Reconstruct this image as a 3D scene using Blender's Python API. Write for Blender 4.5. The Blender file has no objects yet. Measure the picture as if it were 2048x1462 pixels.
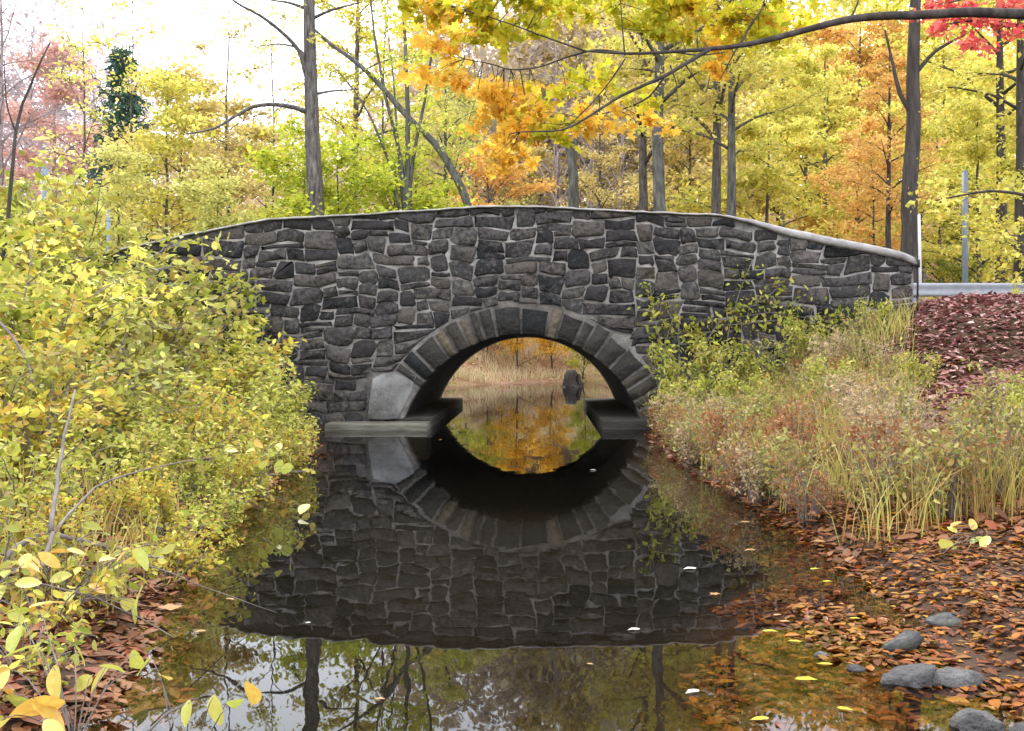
import bpy, math, random
import numpy as np
from mathutils import Vector
R = math.radians
C = bpy.context.scene.collection
S = bpy.context.scene

# ------------------------------------------------------------------ camera, sky, sun, exposure
F, VX, VY, CAMZ = 1990.0, 1081.0, 693.0, 1.386
cam = bpy.data.cameras.new('camera'); co = bpy.data.objects.new('camera', cam); C.objects.link(co)
co.location = (0, 0, CAMZ); co.rotation_euler = (R(90), 0, 0)
cam.sensor_width = 36; cam.lens = F / 2048 * 36
cam.shift_x = -(VX - 1024) / 2048; cam.shift_y = -(731 - VY) / 2048
cam.clip_start = 0.05; cam.clip_end = 2000
S.camera = co

SUN_EL, SUN_AZ = 52, 340          # azimuth clockwise from +Y
w = bpy.data.worlds.new('World'); S.world = w; w.use_nodes = True
nt = w.node_tree; nt.nodes.clear()
sky = nt.nodes.new('ShaderNodeTexSky'); sky.sky_type = 'NISHITA'; sky.sun_disc = False
sky.sun_elevation = R(SUN_EL); sky.sun_rotation = R(SUN_AZ); sky.air_density = 1; sky.dust_density = 3
tc = nt.nodes.new('ShaderNodeTexCoord')
nz = nt.nodes.new('ShaderNodeTexNoise'); nz.inputs['Scale'].default_value = 2.2; nz.inputs['Detail'].default_value = 5
rp = nt.nodes.new('ShaderNodeValToRGB')
rp.color_ramp.elements[0].position = .3; rp.color_ramp.elements[0].color = (.78, .81, .88, 1)
rp.color_ramp.elements[1].position = .7; rp.color_ramp.elements[1].color = (1, 1, 1, 1)
sc_ = nt.nodes.new('ShaderNodeVectorMath'); sc_.operation = 'SCALE'; sc_.inputs['Scale'].default_value = 15.5
mx = nt.nodes.new('ShaderNodeMix'); mx.data_type = 'RGBA'; mx.inputs[0].default_value = .85
bg = nt.nodes.new('ShaderNodeBackground'); bg.inputs['Strength'].default_value = .1
wo = nt.nodes.new('ShaderNodeOutputWorld')
L = nt.links.new
L(tc.outputs['Generated'], nz.inputs['Vector']); L(nz.outputs['Fac'], rp.inputs['Fac'])
L(rp.outputs['Color'], sc_.inputs[0]); L(sky.outputs['Color'], mx.inputs[6]); L(sc_.outputs[0], mx.inputs[7])
L(mx.outputs[2], bg.inputs['Color']); L(bg.outputs[0], wo.inputs['Surface'])

sl = bpy.data.lights.new('sun', 'SUN'); so = bpy.data.objects.new('sun', sl); C.objects.link(so)
sl.energy = 1.5; sl.angle = R(14); sl.color = (1, .95, .86)
d = Vector((math.sin(R(SUN_AZ)) * math.cos(R(SUN_EL)), math.cos(R(SUN_AZ)) * math.cos(R(SUN_EL)), math.sin(R(SUN_EL))))
so.rotation_euler = (-d).to_track_quat('-Z', 'Y').to_euler(); so.location = d * 60
S.view_settings.view_transform = 'Standard'; S.view_settings.look = 'None'
S.view_settings.exposure = 1.5; S.view_settings.gamma = 1; S.view_settings.use_curve_mapping = False
S.cycles.max_bounces = 7; S.cycles.diffuse_bounces = 3; S.cycles.glossy_bounces = 3
S.cycles.transmission_bounces = 4; S.cycles.transparent_max_bounces = 8
S.cycles.caustics_reflective = False; S.cycles.caustics_refractive = False
S.cycles.use_denoising = True

# ------------------------------------------------------------------ helpers
def P(px, py, Y): return np.array([(px - VX) / F * Y, Y, CAMZ - (py - VY) / F * Y])
def PX(px, Y): return (px - VX) / F * Y
def sstep(a, b, x):
    t = np.clip((np.asarray(x, float) - a) / (b - a), 0, 1); return t * t * (3 - 2 * t)

def mk_mesh(name, V, faces, mats=(), smooth=False, midx=None):
    """V (n,3); faces: list of (m,k) int arrays"""
    me = bpy.data.meshes.new(name)
    V = np.asarray(V, np.float32).reshape(-1, 3)
    faces = [np.asarray(f, np.int32) for f in faces if len(f)]
    me.vertices.add(len(V)); me.vertices.foreach_set('co', V.ravel())
    idx = np.concatenate([f.ravel() for f in faces])
    tot = np.concatenate([np.full(len(f), f.shape[1], np.int32) for f in faces])
    st = np.concatenate([[0], np.cumsum(tot)[:-1]]).astype(np.int32)
    me.loops.add(len(idx)); me.loops.foreach_set('vertex_index', idx)
    me.polygons.add(len(tot)); me.polygons.foreach_set('loop_start', st); me.polygons.foreach_set('loop_total', tot)
    if smooth: me.polygons.foreach_set('use_smooth', np.ones(len(tot), bool))
    for m in mats: me.materials.append(m)
    if midx is not None: me.polygons.foreach_set('material_index', np.asarray(midx, np.int32))
    me.update(calc_edges=True); me.validate()
    return me

class MB:
    def __init__(s): s.V = []; s.F = {}; s.n = 0
    def add(s, V, faces):
        V = np.asarray(V, float).reshape(-1, 3)
        for f in faces:
            f = np.asarray(f, int)
            if len(f): s.F.setdefault(f.shape[1], []).append(f + s.n)
        s.V.append(V); s.n += len(V)
    def tube(s, pts, rad, sides=6):
        pts = np.asarray(pts, float); n = len(pts); rad = np.broadcast_to(np.asarray(rad, float), (n,))
        T = np.gradient(pts, axis=0); T /= np.linalg.norm(T, axis=1)[:, None] + 1e-9
        ref = np.array([0.13, .31, .94]) if abs(T[:, 2]).mean() < .8 else np.array([.95, .2, .1])
        A = np.cross(T, ref); A /= np.linalg.norm(A, axis=1)[:, None] + 1e-9
        B = np.cross(T, A)
        a = np.arange(sides) / sides * 2 * np.pi
        V = pts[:, None] + rad[:, None, None] * (np.cos(a)[None, :, None] * A[:, None] + np.sin(a)[None, :, None] * B[:, None])
        i, j = np.meshgrid(np.arange(n - 1), np.arange(sides), indexing='ij')
        i = i.ravel(); j = j.ravel(); k = (j + 1) % sides
        f4 = np.stack([i * sides + j, i * sides + k, (i + 1) * sides + k, (i + 1) * sides + j], 1)
        s.add(V.reshape(-1, 3), [f4, np.arange(sides)[None, ::-1], ((n - 1) * sides + np.arange(sides))[None]])
    def box(s, x0, x1, y0, y1, z0, z1):
        V = [(x, y, z) for x in (x0, x1) for y in (y0, y1) for z in (z0, z1)]
        s.add(V, [[(0, 1, 3, 2), (4, 6, 7, 5), (0, 4, 5, 1), (2, 3, 7, 6), (0, 2, 6, 4), (1, 5, 7, 3)]])
    def mesh(s, name, mats=(), smooth=False):
        return mk_mesh(name, np.concatenate(s.V), [np.concatenate(v) for v in s.F.values()], mats, smooth)

def obj(name, me, parent=None, loc=(0, 0, 0), mat=None):
    o = bpy.data.objects.new(name, me); C.objects.link(o); o.location = loc
    if parent is not None: o.parent = parent
    if mat is not None:
        if not me.materials: me.materials.append(mat)
        o.material_slots[0].link = 'OBJECT'; o.material_slots[0].material = mat
    return o
def tag(o, label=None, cat=None, group=None, kind=None):
    for k, v in (('label', label), ('category', cat), ('group', group), ('kind', kind)):
        if v: o[k] = v
    return o
def thing(name, label, cat, loc=(0, 0, 0), rz=0, scale=1, group=None):
    o = bpy.data.objects.new(name, None); C.objects.link(o); o.location = loc
    o.rotation_euler = (0, 0, rz); o.scale = (scale,) * 3 if np.isscalar(scale) else scale
    o.empty_display_size = .2
    return tag(o, label, cat, group)

# ------------------------------------------------------------------ materials
def ramp(n, stops, interp='LINEAR'):
    r = n.new('ShaderNodeValToRGB'); e = r.color_ramp.elements; r.color_ramp.interpolation = interp
    while len(e) > 1: e.remove(e[-1])
    for i, (p, c) in enumerate(stops):
        x = e[0] if i == 0 else e.new(p)
        x.position = p; x.color = (*c, 1)
    return r
def newmat(name):
    m = bpy.data.materials.new(name); m.use_nodes = True; m.node_tree.nodes.clear()
    n = m.node_tree.nodes; o = n.new('ShaderNodeOutputMaterial')
    return m, n, m.node_tree.links.new, o
def leafmat(name, cols, trans=.42, patch=.35, pscale=.5, rough=.55):
    """colour per leaf (island), drifting in patches through the crown as the leaves turn"""
    m, n, l, o = newmat(name)
    g = n.new('ShaderNodeNewGeometry'); t = n.new('ShaderNodeTexNoise')
    t.inputs['Scale'].default_value = pscale; t.inputs['Detail'].default_value = 2
    l(g.outputs['Position'], t.inputs['Vector'])
    mr = n.new('ShaderNodeMapRange'); mr.inputs[1].default_value = .3; mr.inputs[2].default_value = .7
    l(t.outputs['Fac'], mr.inputs[0])
    mm = n.new('ShaderNodeMix'); mm.data_type = 'FLOAT'; mm.inputs[0].default_value = patch
    l(g.outputs['Random Per Island'], mm.inputs[2]); l(mr.outputs[0], mm.inputs[3])
    k = len(cols); r = ramp(n, [(i / max(1, k - 1), c) for i, c in enumerate(cols)])
    l(mm.outputs[0], r.inputs['Fac'])
    hsv = n.new('ShaderNodeHueSaturation')
    h = n.new('ShaderNodeMath'); h.operation = 'MULTIPLY_ADD'; h.inputs[1].default_value = 37.7; h.inputs[2].default_value = 0
    f = n.new('ShaderNodeMath'); f.operation = 'FRACT'
    l(g.outputs['Random Per Island'], h.inputs[0]); l(h.outputs[0], f.inputs[0])
    v = n.new('ShaderNodeMapRange'); v.inputs[3].default_value = .7; v.inputs[4].default_value = 1.2
    l(f.outputs[0], v.inputs[0]); l(v.outputs[0], hsv.inputs['Value']); l(r.outputs['Color'], hsv.inputs['Color'])
    df = n.new('ShaderNodeBsdfPrincipled'); df.inputs['Roughness'].default_value = rough
    df.inputs['Specular IOR Level'].default_value = .15
    tr = n.new('ShaderNodeBsdfTranslucent'); ms = n.new('ShaderNodeMixShader'); ms.inputs[0].default_value = trans
    l(hsv.outputs[0], df.inputs['Base Color']); l(hsv.outputs[0], tr.inputs['Color'])
    l(df.outputs[0], ms.inputs[1]); l(tr.outputs[0], ms.inputs[2]); l(ms.outputs[0], o.inputs['Surface'])
    return m
def solid(name, stops, scale=6, rough=.9, bump=.3, bscale=30, stretch=(1, 1, 1), detail=6, objrand=0, coord='Object', bdist=.02, island=False):
    m, n, l, o = newmat(name)
    tc = n.new('ShaderNodeTexCoord'); mp = n.new('ShaderNodeMapping'); mp.inputs['Scale'].default_value = stretch
    t = n.new('ShaderNodeTexNoise'); t.inputs['Scale'].default_value = scale; t.inputs['Detail'].default_value = detail
    t.inputs['Roughness'].default_value = .65
    l(tc.outputs[coord], mp.inputs['Vector'])
    r = ramp(n, stops)
    fac = t.outputs['Fac']
    if objrand:
        oi = n.new('ShaderNodeNewGeometry' if island else 'ShaderNodeObjectInfo'); va = n.new('ShaderNodeVectorMath'); va.operation = 'MULTIPLY_ADD'
        rk = 'Random Per Island' if island else 'Random'
        va.inputs[1].default_value = (37, 91, 53)
        l(oi.outputs[rk], va.inputs[0]); l(mp.outputs[0], va.inputs[2]); l(va.outputs[0], t.inputs['Vector'])
        mm = n.new('ShaderNodeMix'); mm.data_type = 'FLOAT'; mm.inputs[0].default_value = objrand
        l(fac, mm.inputs[2]); l(oi.outputs[rk], mm.inputs[3]); fac = mm.outputs[0]
    else: l(mp.outputs[0], t.inputs['Vector'])
    l(fac, r.inputs['Fac'])
    p = n.new('ShaderNodeBsdfPrincipled'); p.inputs['Roughness'].default_value = rough
    p.inputs['Specular IOR Level'].default_value = .25
    l(r.outputs['Color'], p.inputs['Base Color'])
    if bump:
        t2 = n.new('ShaderNodeTexNoise'); t2.inputs['Scale'].default_value = bscale; t2.inputs['Detail'].default_value = 5
        b = n.new('ShaderNodeBump'); b.inputs['Strength'].default_value = bump; b.inputs['Distance'].default_value = bdist
        l(mp.outputs[0], t2.inputs['Vector']); l(t2.outputs['Fac'], b.inputs['Height']); l(b.outputs[0], p.inputs['Normal'])
    l(p.outputs[0], o.inputs['Surface'])
    return m

M = {}
STONE = [(.12, (.009, .009, .01)), (.25, (.038, .034, .036)), (.35, (.012, .014, .015)), (.45, (.074, .065, .067)), (.52, (.02, .019, .021)),
                   (.6, (.09, .078, .07)), (.7, (.028, .029, .032)), (.82, (.125, .111, .1)), (.92, (.045, .036, .036))]
M['stone'] = solid('fieldstone', STONE, 11, .95, 1.0, 13, objrand=.55, bdist=.05)
M['rubble'] = solid('small_fieldstone', STONE, 11, .95, 1.0, 13, objrand=.55, bdist=.05, island=True)
M['arch_stone'] = solid('arch_stone', [(.1, (.014, .015, .016)), (.35, (.045, .04, .035)), (.5, (.018, .019, .02)), (.62, (.07, .058, .046)), (.75, (.028, .027, .026)), (.9, (.115, .094, .07))], 8, .95, 1.0, 13, objrand=.78, bdist=.05)
M['mortar'] = solid('mortar', [(.3, (.085, .08, .078)), (.45, (.19, .178, .172)), (.7, (.33, .31, .295))], 4.5, .95, .8, 40)
M['cap'] = solid('cap_mortar', [(.25, (.13, .125, .122)), (.5, (.24, .23, .228)), (.75, (.35, .34, .335))], 4, .95, .7, 30)
M['cement'] = solid('cement', [(.3, (.12, .118, .118)), (.5, (.24, .238, .24)), (.75, (.33, .325, .325))], 4, .9, .5, 30)
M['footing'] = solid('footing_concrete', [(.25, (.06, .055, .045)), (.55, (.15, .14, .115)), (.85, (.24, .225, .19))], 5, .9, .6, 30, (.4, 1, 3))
M['footing_dark'] = solid('shaded_footing', [(.25, (.015, .014, .012)), (.55, (.04, .037, .032)), (.85, (.085, .08, .068))], 5, .9, .6, 30, (.4, 1, 3))  # footing concrete with the shade under the arch put into its colour
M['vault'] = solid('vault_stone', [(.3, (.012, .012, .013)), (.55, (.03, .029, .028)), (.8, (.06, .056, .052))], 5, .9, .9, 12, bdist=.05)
M['bark'] = solid('grey_bark', [(.3, (.025, .022, .021)), (.46, (.085, .075, .07)), (.6, (.13, .12, .11)), (.72, (.22, .205, .19))], 13, .95, 1.0, 20, (1, 1, .22), bdist=.05)
M['bark_pale'] = solid('pale_bark', [(.3, (.03, .03, .028)), (.5, (.09, .088, .08)), (.75, (.18, .176, .16))], 9, .95, .7, 18, (1, 1, .25))
M['bark_dark'] = solid('dark_bark', [(.25, (.018, .015, .014)), (.5, (.05, .043, .04)), (.8, (.1, .088, .08))], 9, .95, .9, 18, (1, 1, .18))
M['twig'] = solid('twig_bark', [(.3, (.1, .085, .08)), (.7, (.24, .21, .2))], 9, .95, .4, 18)
M['twig_lilac'] = solid('winter_twig', [(.3, (.16, .13, .14)), (.7, (.3, .26, .27))], 9, .95, .3, 18)
M['rock'] = solid('grey_rock', [(.2, (.02, .02, .022)), (.5, (.07, .068, .07)), (.8, (.15, .146, .146))], 9, .85, 1.0, 30, objrand=.3, bdist=.04)
M['rock_dark'] = solid('wet_rock', [(.2, (.01, .012, .012)), (.5, (.035, .036, .038)), (.8, (.07, .075, .05))], 6, .5, .6, 25)
M['asphalt'] = solid('asphalt', [(.3, (.04, .04, .042)), (.7, (.07, .07, .07))], 30, .9, .5, 90)
M['rail'] = solid('galvanised_steel', [(.3, (.2, .21, .24)), (.7, (.3, .315, .35))], 4, .5, .1, 20)
M['pole'] = solid('grey_pole', [(.3, (.13, .165, .22)), (.7, (.2, .24, .3))], 4, .5, .1, 20)
M['white'] = solid('white_paint', [(.3, (.42, .42, .43)), (.7, (.55, .55, .55))], 4, .5, .1, 20)
M['iron'] = solid('black_iron', [(.3, (.012, .012, .014)), (.7, (.03, .03, .03))], 8, .6, .2, 30)

M['yellow'] = leafmat('leaf_yellow', [(.6, .46, .06), (.76, .63, .12), (.52, .54, .09), (.8, .68, .2), (.42, .46, .08), (.76, .52, .09)])
M['orange'] = leafmat('leaf_orange', [(.62, .32, .1), (.75, .44, .12), (.8, .54, .16), (.7, .4, .16), (.72, .56, .16)])
M['flame'] = leafmat('leaf_flame', [(.8, .46, .05), (.85, .55, .07), (.82, .5, .06), (.85, .62, .1), (.74, .34, .04), (.74, .6, .08)], .55, .6, .9)
M['ochre'] = leafmat('leaf_ochre', [(.52, .42, .14), (.66, .55, .2), (.7, .54, .16), (.48, .4, .18), (.72, .62, .3), (.5, .5, .16)])
M['lime'] = leafmat('leaf_lime', [(.3, .4, .03), (.46, .52, .05), (.6, .58, .06), (.34, .45, .06), (.66, .6, .1)])
M['palelime'] = leafmat('leaf_pale_lime', [(.4, .46, .14), (.55, .55, .16), (.66, .6, .2), (.36, .42, .14)])
M['green'] = leafmat('leaf_green', [(.12, .2, .04), (.22, .3, .06), (.38, .42, .07), (.16, .24, .06)])
M['red'] = leafmat('leaf_red', [(.55, .04, .05), (.7, .08, .1), (.62, .16, .12), (.75, .2, .1)])
M['pink'] = leafmat('leaf_salmon', [(.55, .32, .28), (.66, .42, .34), (.5, .3, .28), (.62, .46, .38)])
M['conifer'] = leafmat('needle_green', [(.04, .09, .075), (.06, .13, .09), (.1, .18, .1)], .2)
M['maple'] = leafmat('leaf_maple', [(.8, .42, .03), (.72, .56, .04), (.45, .5, .04), (.62, .58, .05), (.75, .56, .04), (.78, .36, .03)], .6, .5, .9)
M['shrub'] = leafmat('leaf_shrub', [(.1, .12, .02), (.36, .39, .05), (.5, .5, .09), (.2, .25, .035), (.58, .55, .15), (.32, .2, .05), (.38, .44, .06)], .4, .3, 1.2)
M['shrub2'] = leafmat('leaf_shrub_olive', [(.12, .14, .03), (.28, .3, .06), (.4, .4, .1), (.2, .13, .05), (.44, .4, .08)], .4, .3, 1.2)
M['shrub3'] = leafmat('leaf_shrub_gold', [(.24, .19, .03), (.52, .45, .06), (.5, .5, .09), (.46, .24, .05), (.36, .39, .05), (.22, .11, .04)], .4, .3, 1.2)
M['weed'] = leafmat('leaf_weed', [(.2, .19, .05), (.36, .33, .1), (.3, .16, .06), (.42, .4, .13), (.2, .24, .05), (.24, .08, .04)], .35, .4, 1.5)
M['weedrust'] = leafmat('leaf_weed_rust', [(.2, .06, .03), (.3, .12, .05), (.36, .2, .08), (.15, .05, .03)], .35, .4, 1.5)
M['weedtan'] = leafmat('leaf_weed_tan', [(.34, .27, .15), (.46, .37, .21), (.4, .27, .16), (.3, .27, .12)], .35, .4, 1.5)
M['grass'] = leafmat('dry_grass', [(.42, .36, .12), (.58, .5, .2), (.36, .38, .07), (.46, .32, .11), (.24, .15, .06), (.42, .42, .1)], .3, .5, .7)
M['grasspale'] = leafmat('pale_grass', [(.62, .58, .3), (.74, .68, .42), (.68, .52, .42), (.55, .58, .24)], .45, .5, .3)
M['litter_red'] = leafmat('litter_red', [(.12, .035, .035), (.22, .075, .07), (.16, .045, .05), (.3, .15, .13), (.4, .26, .24), (.14, .03, .035)], .15, .2, 2)
M['litter_tan'] = leafmat('litter_tan', [(.5, .36, .12), (.6, .46, .2), (.62, .54, .26), (.46, .42, .18), (.6, .38, .12)], .3, .2, 2)
M['litter_orange'] = leafmat('litter_orange', [(.05, .014, .008), (.15, .04, .008), (.3, .105, .012), (.09, .022, .01), (.25, .12, .025), (.09, .014, .01), (.32, .17, .02), (.13, .03, .008), (.2, .055, .012), (.06, .03, .018), (.22, .07, .012)], .15, .2, 2, .35)
M['litter_brown'] = leafmat('litter_brown', [(.07, .035, .02), (.15, .065, .03), (.22, .1, .04), (.18, .04, .02), (.28, .17, .06)], .15, .2, 2)
M['broad'] = leafmat('leaf_broad', [(.5, .46, .08), (.42, .48, .1), (.6, .5, .1), (.46, .5, .14), (.56, .36, .06)], .35, .1, 2)
M['leaf_white'] = leafmat('leaf_bleached', [(.5, .48, .44), (.42, .4, .34)], .2)
M['leaf_gold'] = leafmat('leaf_gold', [(.36, .24, .02), (.3, .28, .03), (.36, .16, .02)], .2)
M['leaf_tan'] = leafmat('leaf_tan', [(.26, .13, .05), (.3, .18, .08), (.22, .09, .03)], .2)
M['wood_far_yellow'] = leafmat('far_yellow', [(.6, .4, .06), (.72, .52, .1), (.55, .5, .1), (.7, .4, .1), (.42, .42, .1)], .4, .8, .12)
M['wood_far_lilac'] = leafmat('far_twig_lilac', [(.34, .29, .32), (.46, .4, .42), (.4, .33, .36), (.5, .42, .4)], .4, .8, .12)
M['wood_far_pink'] = leafmat('far_lilac', [(.4, .32, .28), (.52, .4, .32), (.58, .47, .3), (.46, .4, .34), (.62, .52, .3)], .4, .8, .12)

# ground: leaf mould, drifting between tan litter, grass and pinkish woodland floor
def groundmat():
    m, n, l, o = newmat('woodland_floor')
    g = n.new('ShaderNodeNewGeometry')
    t = n.new('ShaderNodeTexNoise'); t.inputs['Scale'].default_value = .35; t.inputs['Detail'].default_value = 8; t.inputs['Roughness'].default_value = .75
    t2 = n.new('ShaderNodeTexNoise'); t2.inputs['Scale'].default_value = 14; t2.inputs['Detail'].default_value = 6
    l(g.outputs['Position'], t.inputs['Vector']); l(g.outputs['Position'], t2.inputs['Vector'])
    r = ramp(n, [(.25, (.13, .08, .05)), (.42, (.26, .17, .11)), (.52, (.32, .22, .17)), (.62, (.28, .25, .1)), (.75, (.4, .28, .2))])
    r2 = ramp(n, [(.3, (.45, .42, .4)), (.7, (1.15, 1.1, 1.05))])
    mu = n.new('ShaderNodeMix'); mu.data_type = 'RGBA'; mu.blend_type = 'MULTIPLY'; mu.inputs[0].default_value = 1
    l(t.outputs['Fac'], r.inputs['Fac']); l(t2.outputs['Fac'], r2.inputs['Fac'])
    l(r.outputs['Color'], mu.inputs[6]); l(r2.outputs['Color'], mu.inputs[7])
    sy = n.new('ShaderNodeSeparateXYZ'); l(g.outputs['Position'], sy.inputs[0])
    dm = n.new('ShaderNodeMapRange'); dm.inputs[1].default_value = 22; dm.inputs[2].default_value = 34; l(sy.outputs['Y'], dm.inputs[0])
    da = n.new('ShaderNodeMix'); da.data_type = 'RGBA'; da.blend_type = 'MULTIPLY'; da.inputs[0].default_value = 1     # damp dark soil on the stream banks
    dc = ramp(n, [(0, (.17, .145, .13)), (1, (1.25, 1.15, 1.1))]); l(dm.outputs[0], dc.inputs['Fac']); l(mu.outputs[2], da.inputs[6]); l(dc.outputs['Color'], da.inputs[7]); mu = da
    # silt on the drowned bed, blackened with depth in place of light absorbed by water
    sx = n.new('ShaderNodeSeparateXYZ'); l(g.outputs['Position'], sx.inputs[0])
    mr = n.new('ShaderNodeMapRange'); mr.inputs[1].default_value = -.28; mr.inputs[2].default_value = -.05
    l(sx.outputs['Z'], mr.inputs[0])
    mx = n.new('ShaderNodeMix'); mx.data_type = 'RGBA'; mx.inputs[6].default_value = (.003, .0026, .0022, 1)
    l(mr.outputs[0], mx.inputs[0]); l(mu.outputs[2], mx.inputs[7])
    p = n.new('ShaderNodeBsdfPrincipled'); p.inputs['Roughness'].default_value = .95; p.inputs['Specular IOR Level'].default_value = .2
    b = n.new('ShaderNodeBump'); b.inputs['Strength'].default_value = .7; b.inputs['Distance'].default_value = .06
    l(t2.outputs['Fac'], b.inputs['Height']); l(b.outputs[0], p.inputs['Normal'])
    l(mx.outputs[2], p.inputs['Base Color']); l(p.outputs[0], o.inputs['Surface'])
    return m
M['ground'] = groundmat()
def watermat():
    m, n, l, o = newmat('stream_water')
    g = n.new('ShaderNodeNewGeometry'); mp = n.new('ShaderNodeMapping'); mp.inputs['Scale'].default_value = (1, .45, 1)
    t = n.new('ShaderNodeTexNoise'); t.inputs['Scale'].default_value = 2.2; t.inputs['Detail'].default_value = 3
    l(g.outputs['Position'], mp.inputs[0]); l(mp.outputs[0], t.inputs['Vector'])
    b = n.new('ShaderNodeBump'); b.inputs['Strength'].default_value = .045; b.inputs['Distance'].default_value = .05
    l(t.outputs['Fac'], b.inputs['Height'])
    fr = n.new('ShaderNodeFresnel'); fr.inputs['IOR'].default_value = 1.33; l(b.outputs[0], fr.inputs['Normal'])
    gl = n.new('ShaderNodeBsdfGlossy'); gl.inputs['Roughness'].default_value = .012; l(b.outputs[0], gl.inputs['Normal'])
    gl.inputs['Color'].default_value = (.86, .89, .94, 1)
    tr = n.new('ShaderNodeBsdfTransparent'); tr.inputs['Color'].default_value = (.76, .68, .54, 1)
    ms = n.new('ShaderNodeMixShader')
    l(fr.outputs[0], ms.inputs[0]); l(tr.outputs[0], ms.inputs[1]); l(gl.outputs[0], ms.inputs[2]); l(ms.outputs[0], o.inputs['Surface'])
    return m
M['water'] = watermat()

# ------------------------------------------------------------------ terrain
CH = np.array([(.2, -12, 2.0), (.2, 0, 1.9), (.1, 4, 1.85), (-.25, 7, 2.25), (-.6, 11, 2.3), (-.85, 15, 2.55), (-.95, 16.3, 2.75), (-.3, 17.1, 2.25), (-.3, 23.5, 2.25),
               (-.3, 28, 2.8), (.3, 34, 3.2), (4, 38, 3.0), (12, 40, 3.0), (60, 42, 3.0)])
def chan_d(x, y):
    best = np.full(np.shape(x), 1e9)
    for a, b in zip(CH[:-1], CH[1:]):
        dx, dy = b[0] - a[0], b[1] - a[1]
        t = np.clip(((x - a[0]) * dx + (y - a[1]) * dy) / (dx * dx + dy * dy), 0, 1)
        best = np.minimum(best, np.hypot(x - a[0] - t * dx, y - a[1] - t * dy) - (a[2] + t * (b[2] - a[2])))
    return best
def ground(x, y):
    x = np.asarray(x, float); y = np.asarray(y, float)
    d = chan_d(x, y)
    bed = -.9 * sstep(0, 1.3, -d)
    bank = .1 + 1.05 * sstep(0, 6, d) + .02 * np.clip(d, 0, 30)
    h = np.where(d > 0, .1 * sstep(0, .25, d) + (bank - .1) * sstep(0, .6, d), bed)
    e = sstep(9.5, 16.6, y) * (1 - sstep(24.5, 31, y))
    h = np.where(d > 0, np.maximum(h, e * 2.2 * sstep(.2, 5.6, d)), h)
    shelf = -.32 + .3 * sstep(-.6, .5, x - .5 - .36 * (y - 4)) + .05 * sstep(1.2, 2.3, x - .5 - .36 * (y - 4)) + .02 * np.sin(3 * x + 2 * y) * sstep(2, .5, d)
    h = np.where((y < 9) & (x > 0), np.maximum(h, shelf * (1 - sstep(7, 9, y)) + h * sstep(7, 9, y)), h)
    hill = sstep(42, 140, y) * 17 * (.3 + .7 * sstep(-40, 10, x)) + sstep(38, 52, y) * 1.3 + sstep(140, 400, y) * 10
    far = sstep(14, 80, np.abs(x)) * 2.0
    h = h + hill + np.where(d > 0, far, 0)
    return h + np.where(d > 0, .05 * np.sin(1.7 * x + .6 * y) * np.cos(1.1 * y - .5 * x), 0) * sstep(0, 1, d)
def gz(x, y): return float(ground(np.array([x]), np.array([y]))[0])

xs = np.unique(np.round(np.concatenate([np.arange(-9, 11, .2), -9 - np.cumsum(np.geomspace(.3, 60, 26)), 11 + np.cumsum(np.geomspace(.3, 60, 26))]), 3))
ys = np.unique(np.round(np.concatenate([np.arange(-8, 46, .22), 46 + np.cumsum(np.geomspace(.4, 90, 28)), -8 - np.cumsum(np.geomspace(.4, 60, 16))]), 3))
GX, GY = np.meshgrid(xs, ys)
# no ground inside the masonry: the abutment hides it, under the deck it stays low
GZ = ground(GX, GY)
inb = (GY > 17.0) & (GY < 23.5) & (np.abs(GX + .3) < 6.2)
GZ = np.where(inb & (np.abs(GX + .3) > 2.2), np.minimum(GZ, 1.6), GZ)
ny, nx = GX.shape
I = np.arange(nx * ny).reshape(ny, nx)
q = np.stack([I[:-1, :-1], I[:-1, 1:], I[1:, 1:], I[1:, :-1]], -1).reshape(-1, 4)
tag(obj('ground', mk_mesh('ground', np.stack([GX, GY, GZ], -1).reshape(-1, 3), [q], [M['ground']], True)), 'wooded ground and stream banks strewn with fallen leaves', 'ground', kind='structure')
wm = MB(); wm.add([(-9, -8, 0), (9, -8, 0), (9, 33, 0), (-9, 33, 0), (60, 33, 0), (60, 48, 0), (-9, 48, 0)], [[(0, 1, 2, 3)], [(3, 2, 4, 5, 6)]])
tag(obj('water', wm.mesh('water', [M['water']])), 'still dark stream mirroring the bridge and trees', 'water', kind='structure')

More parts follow.
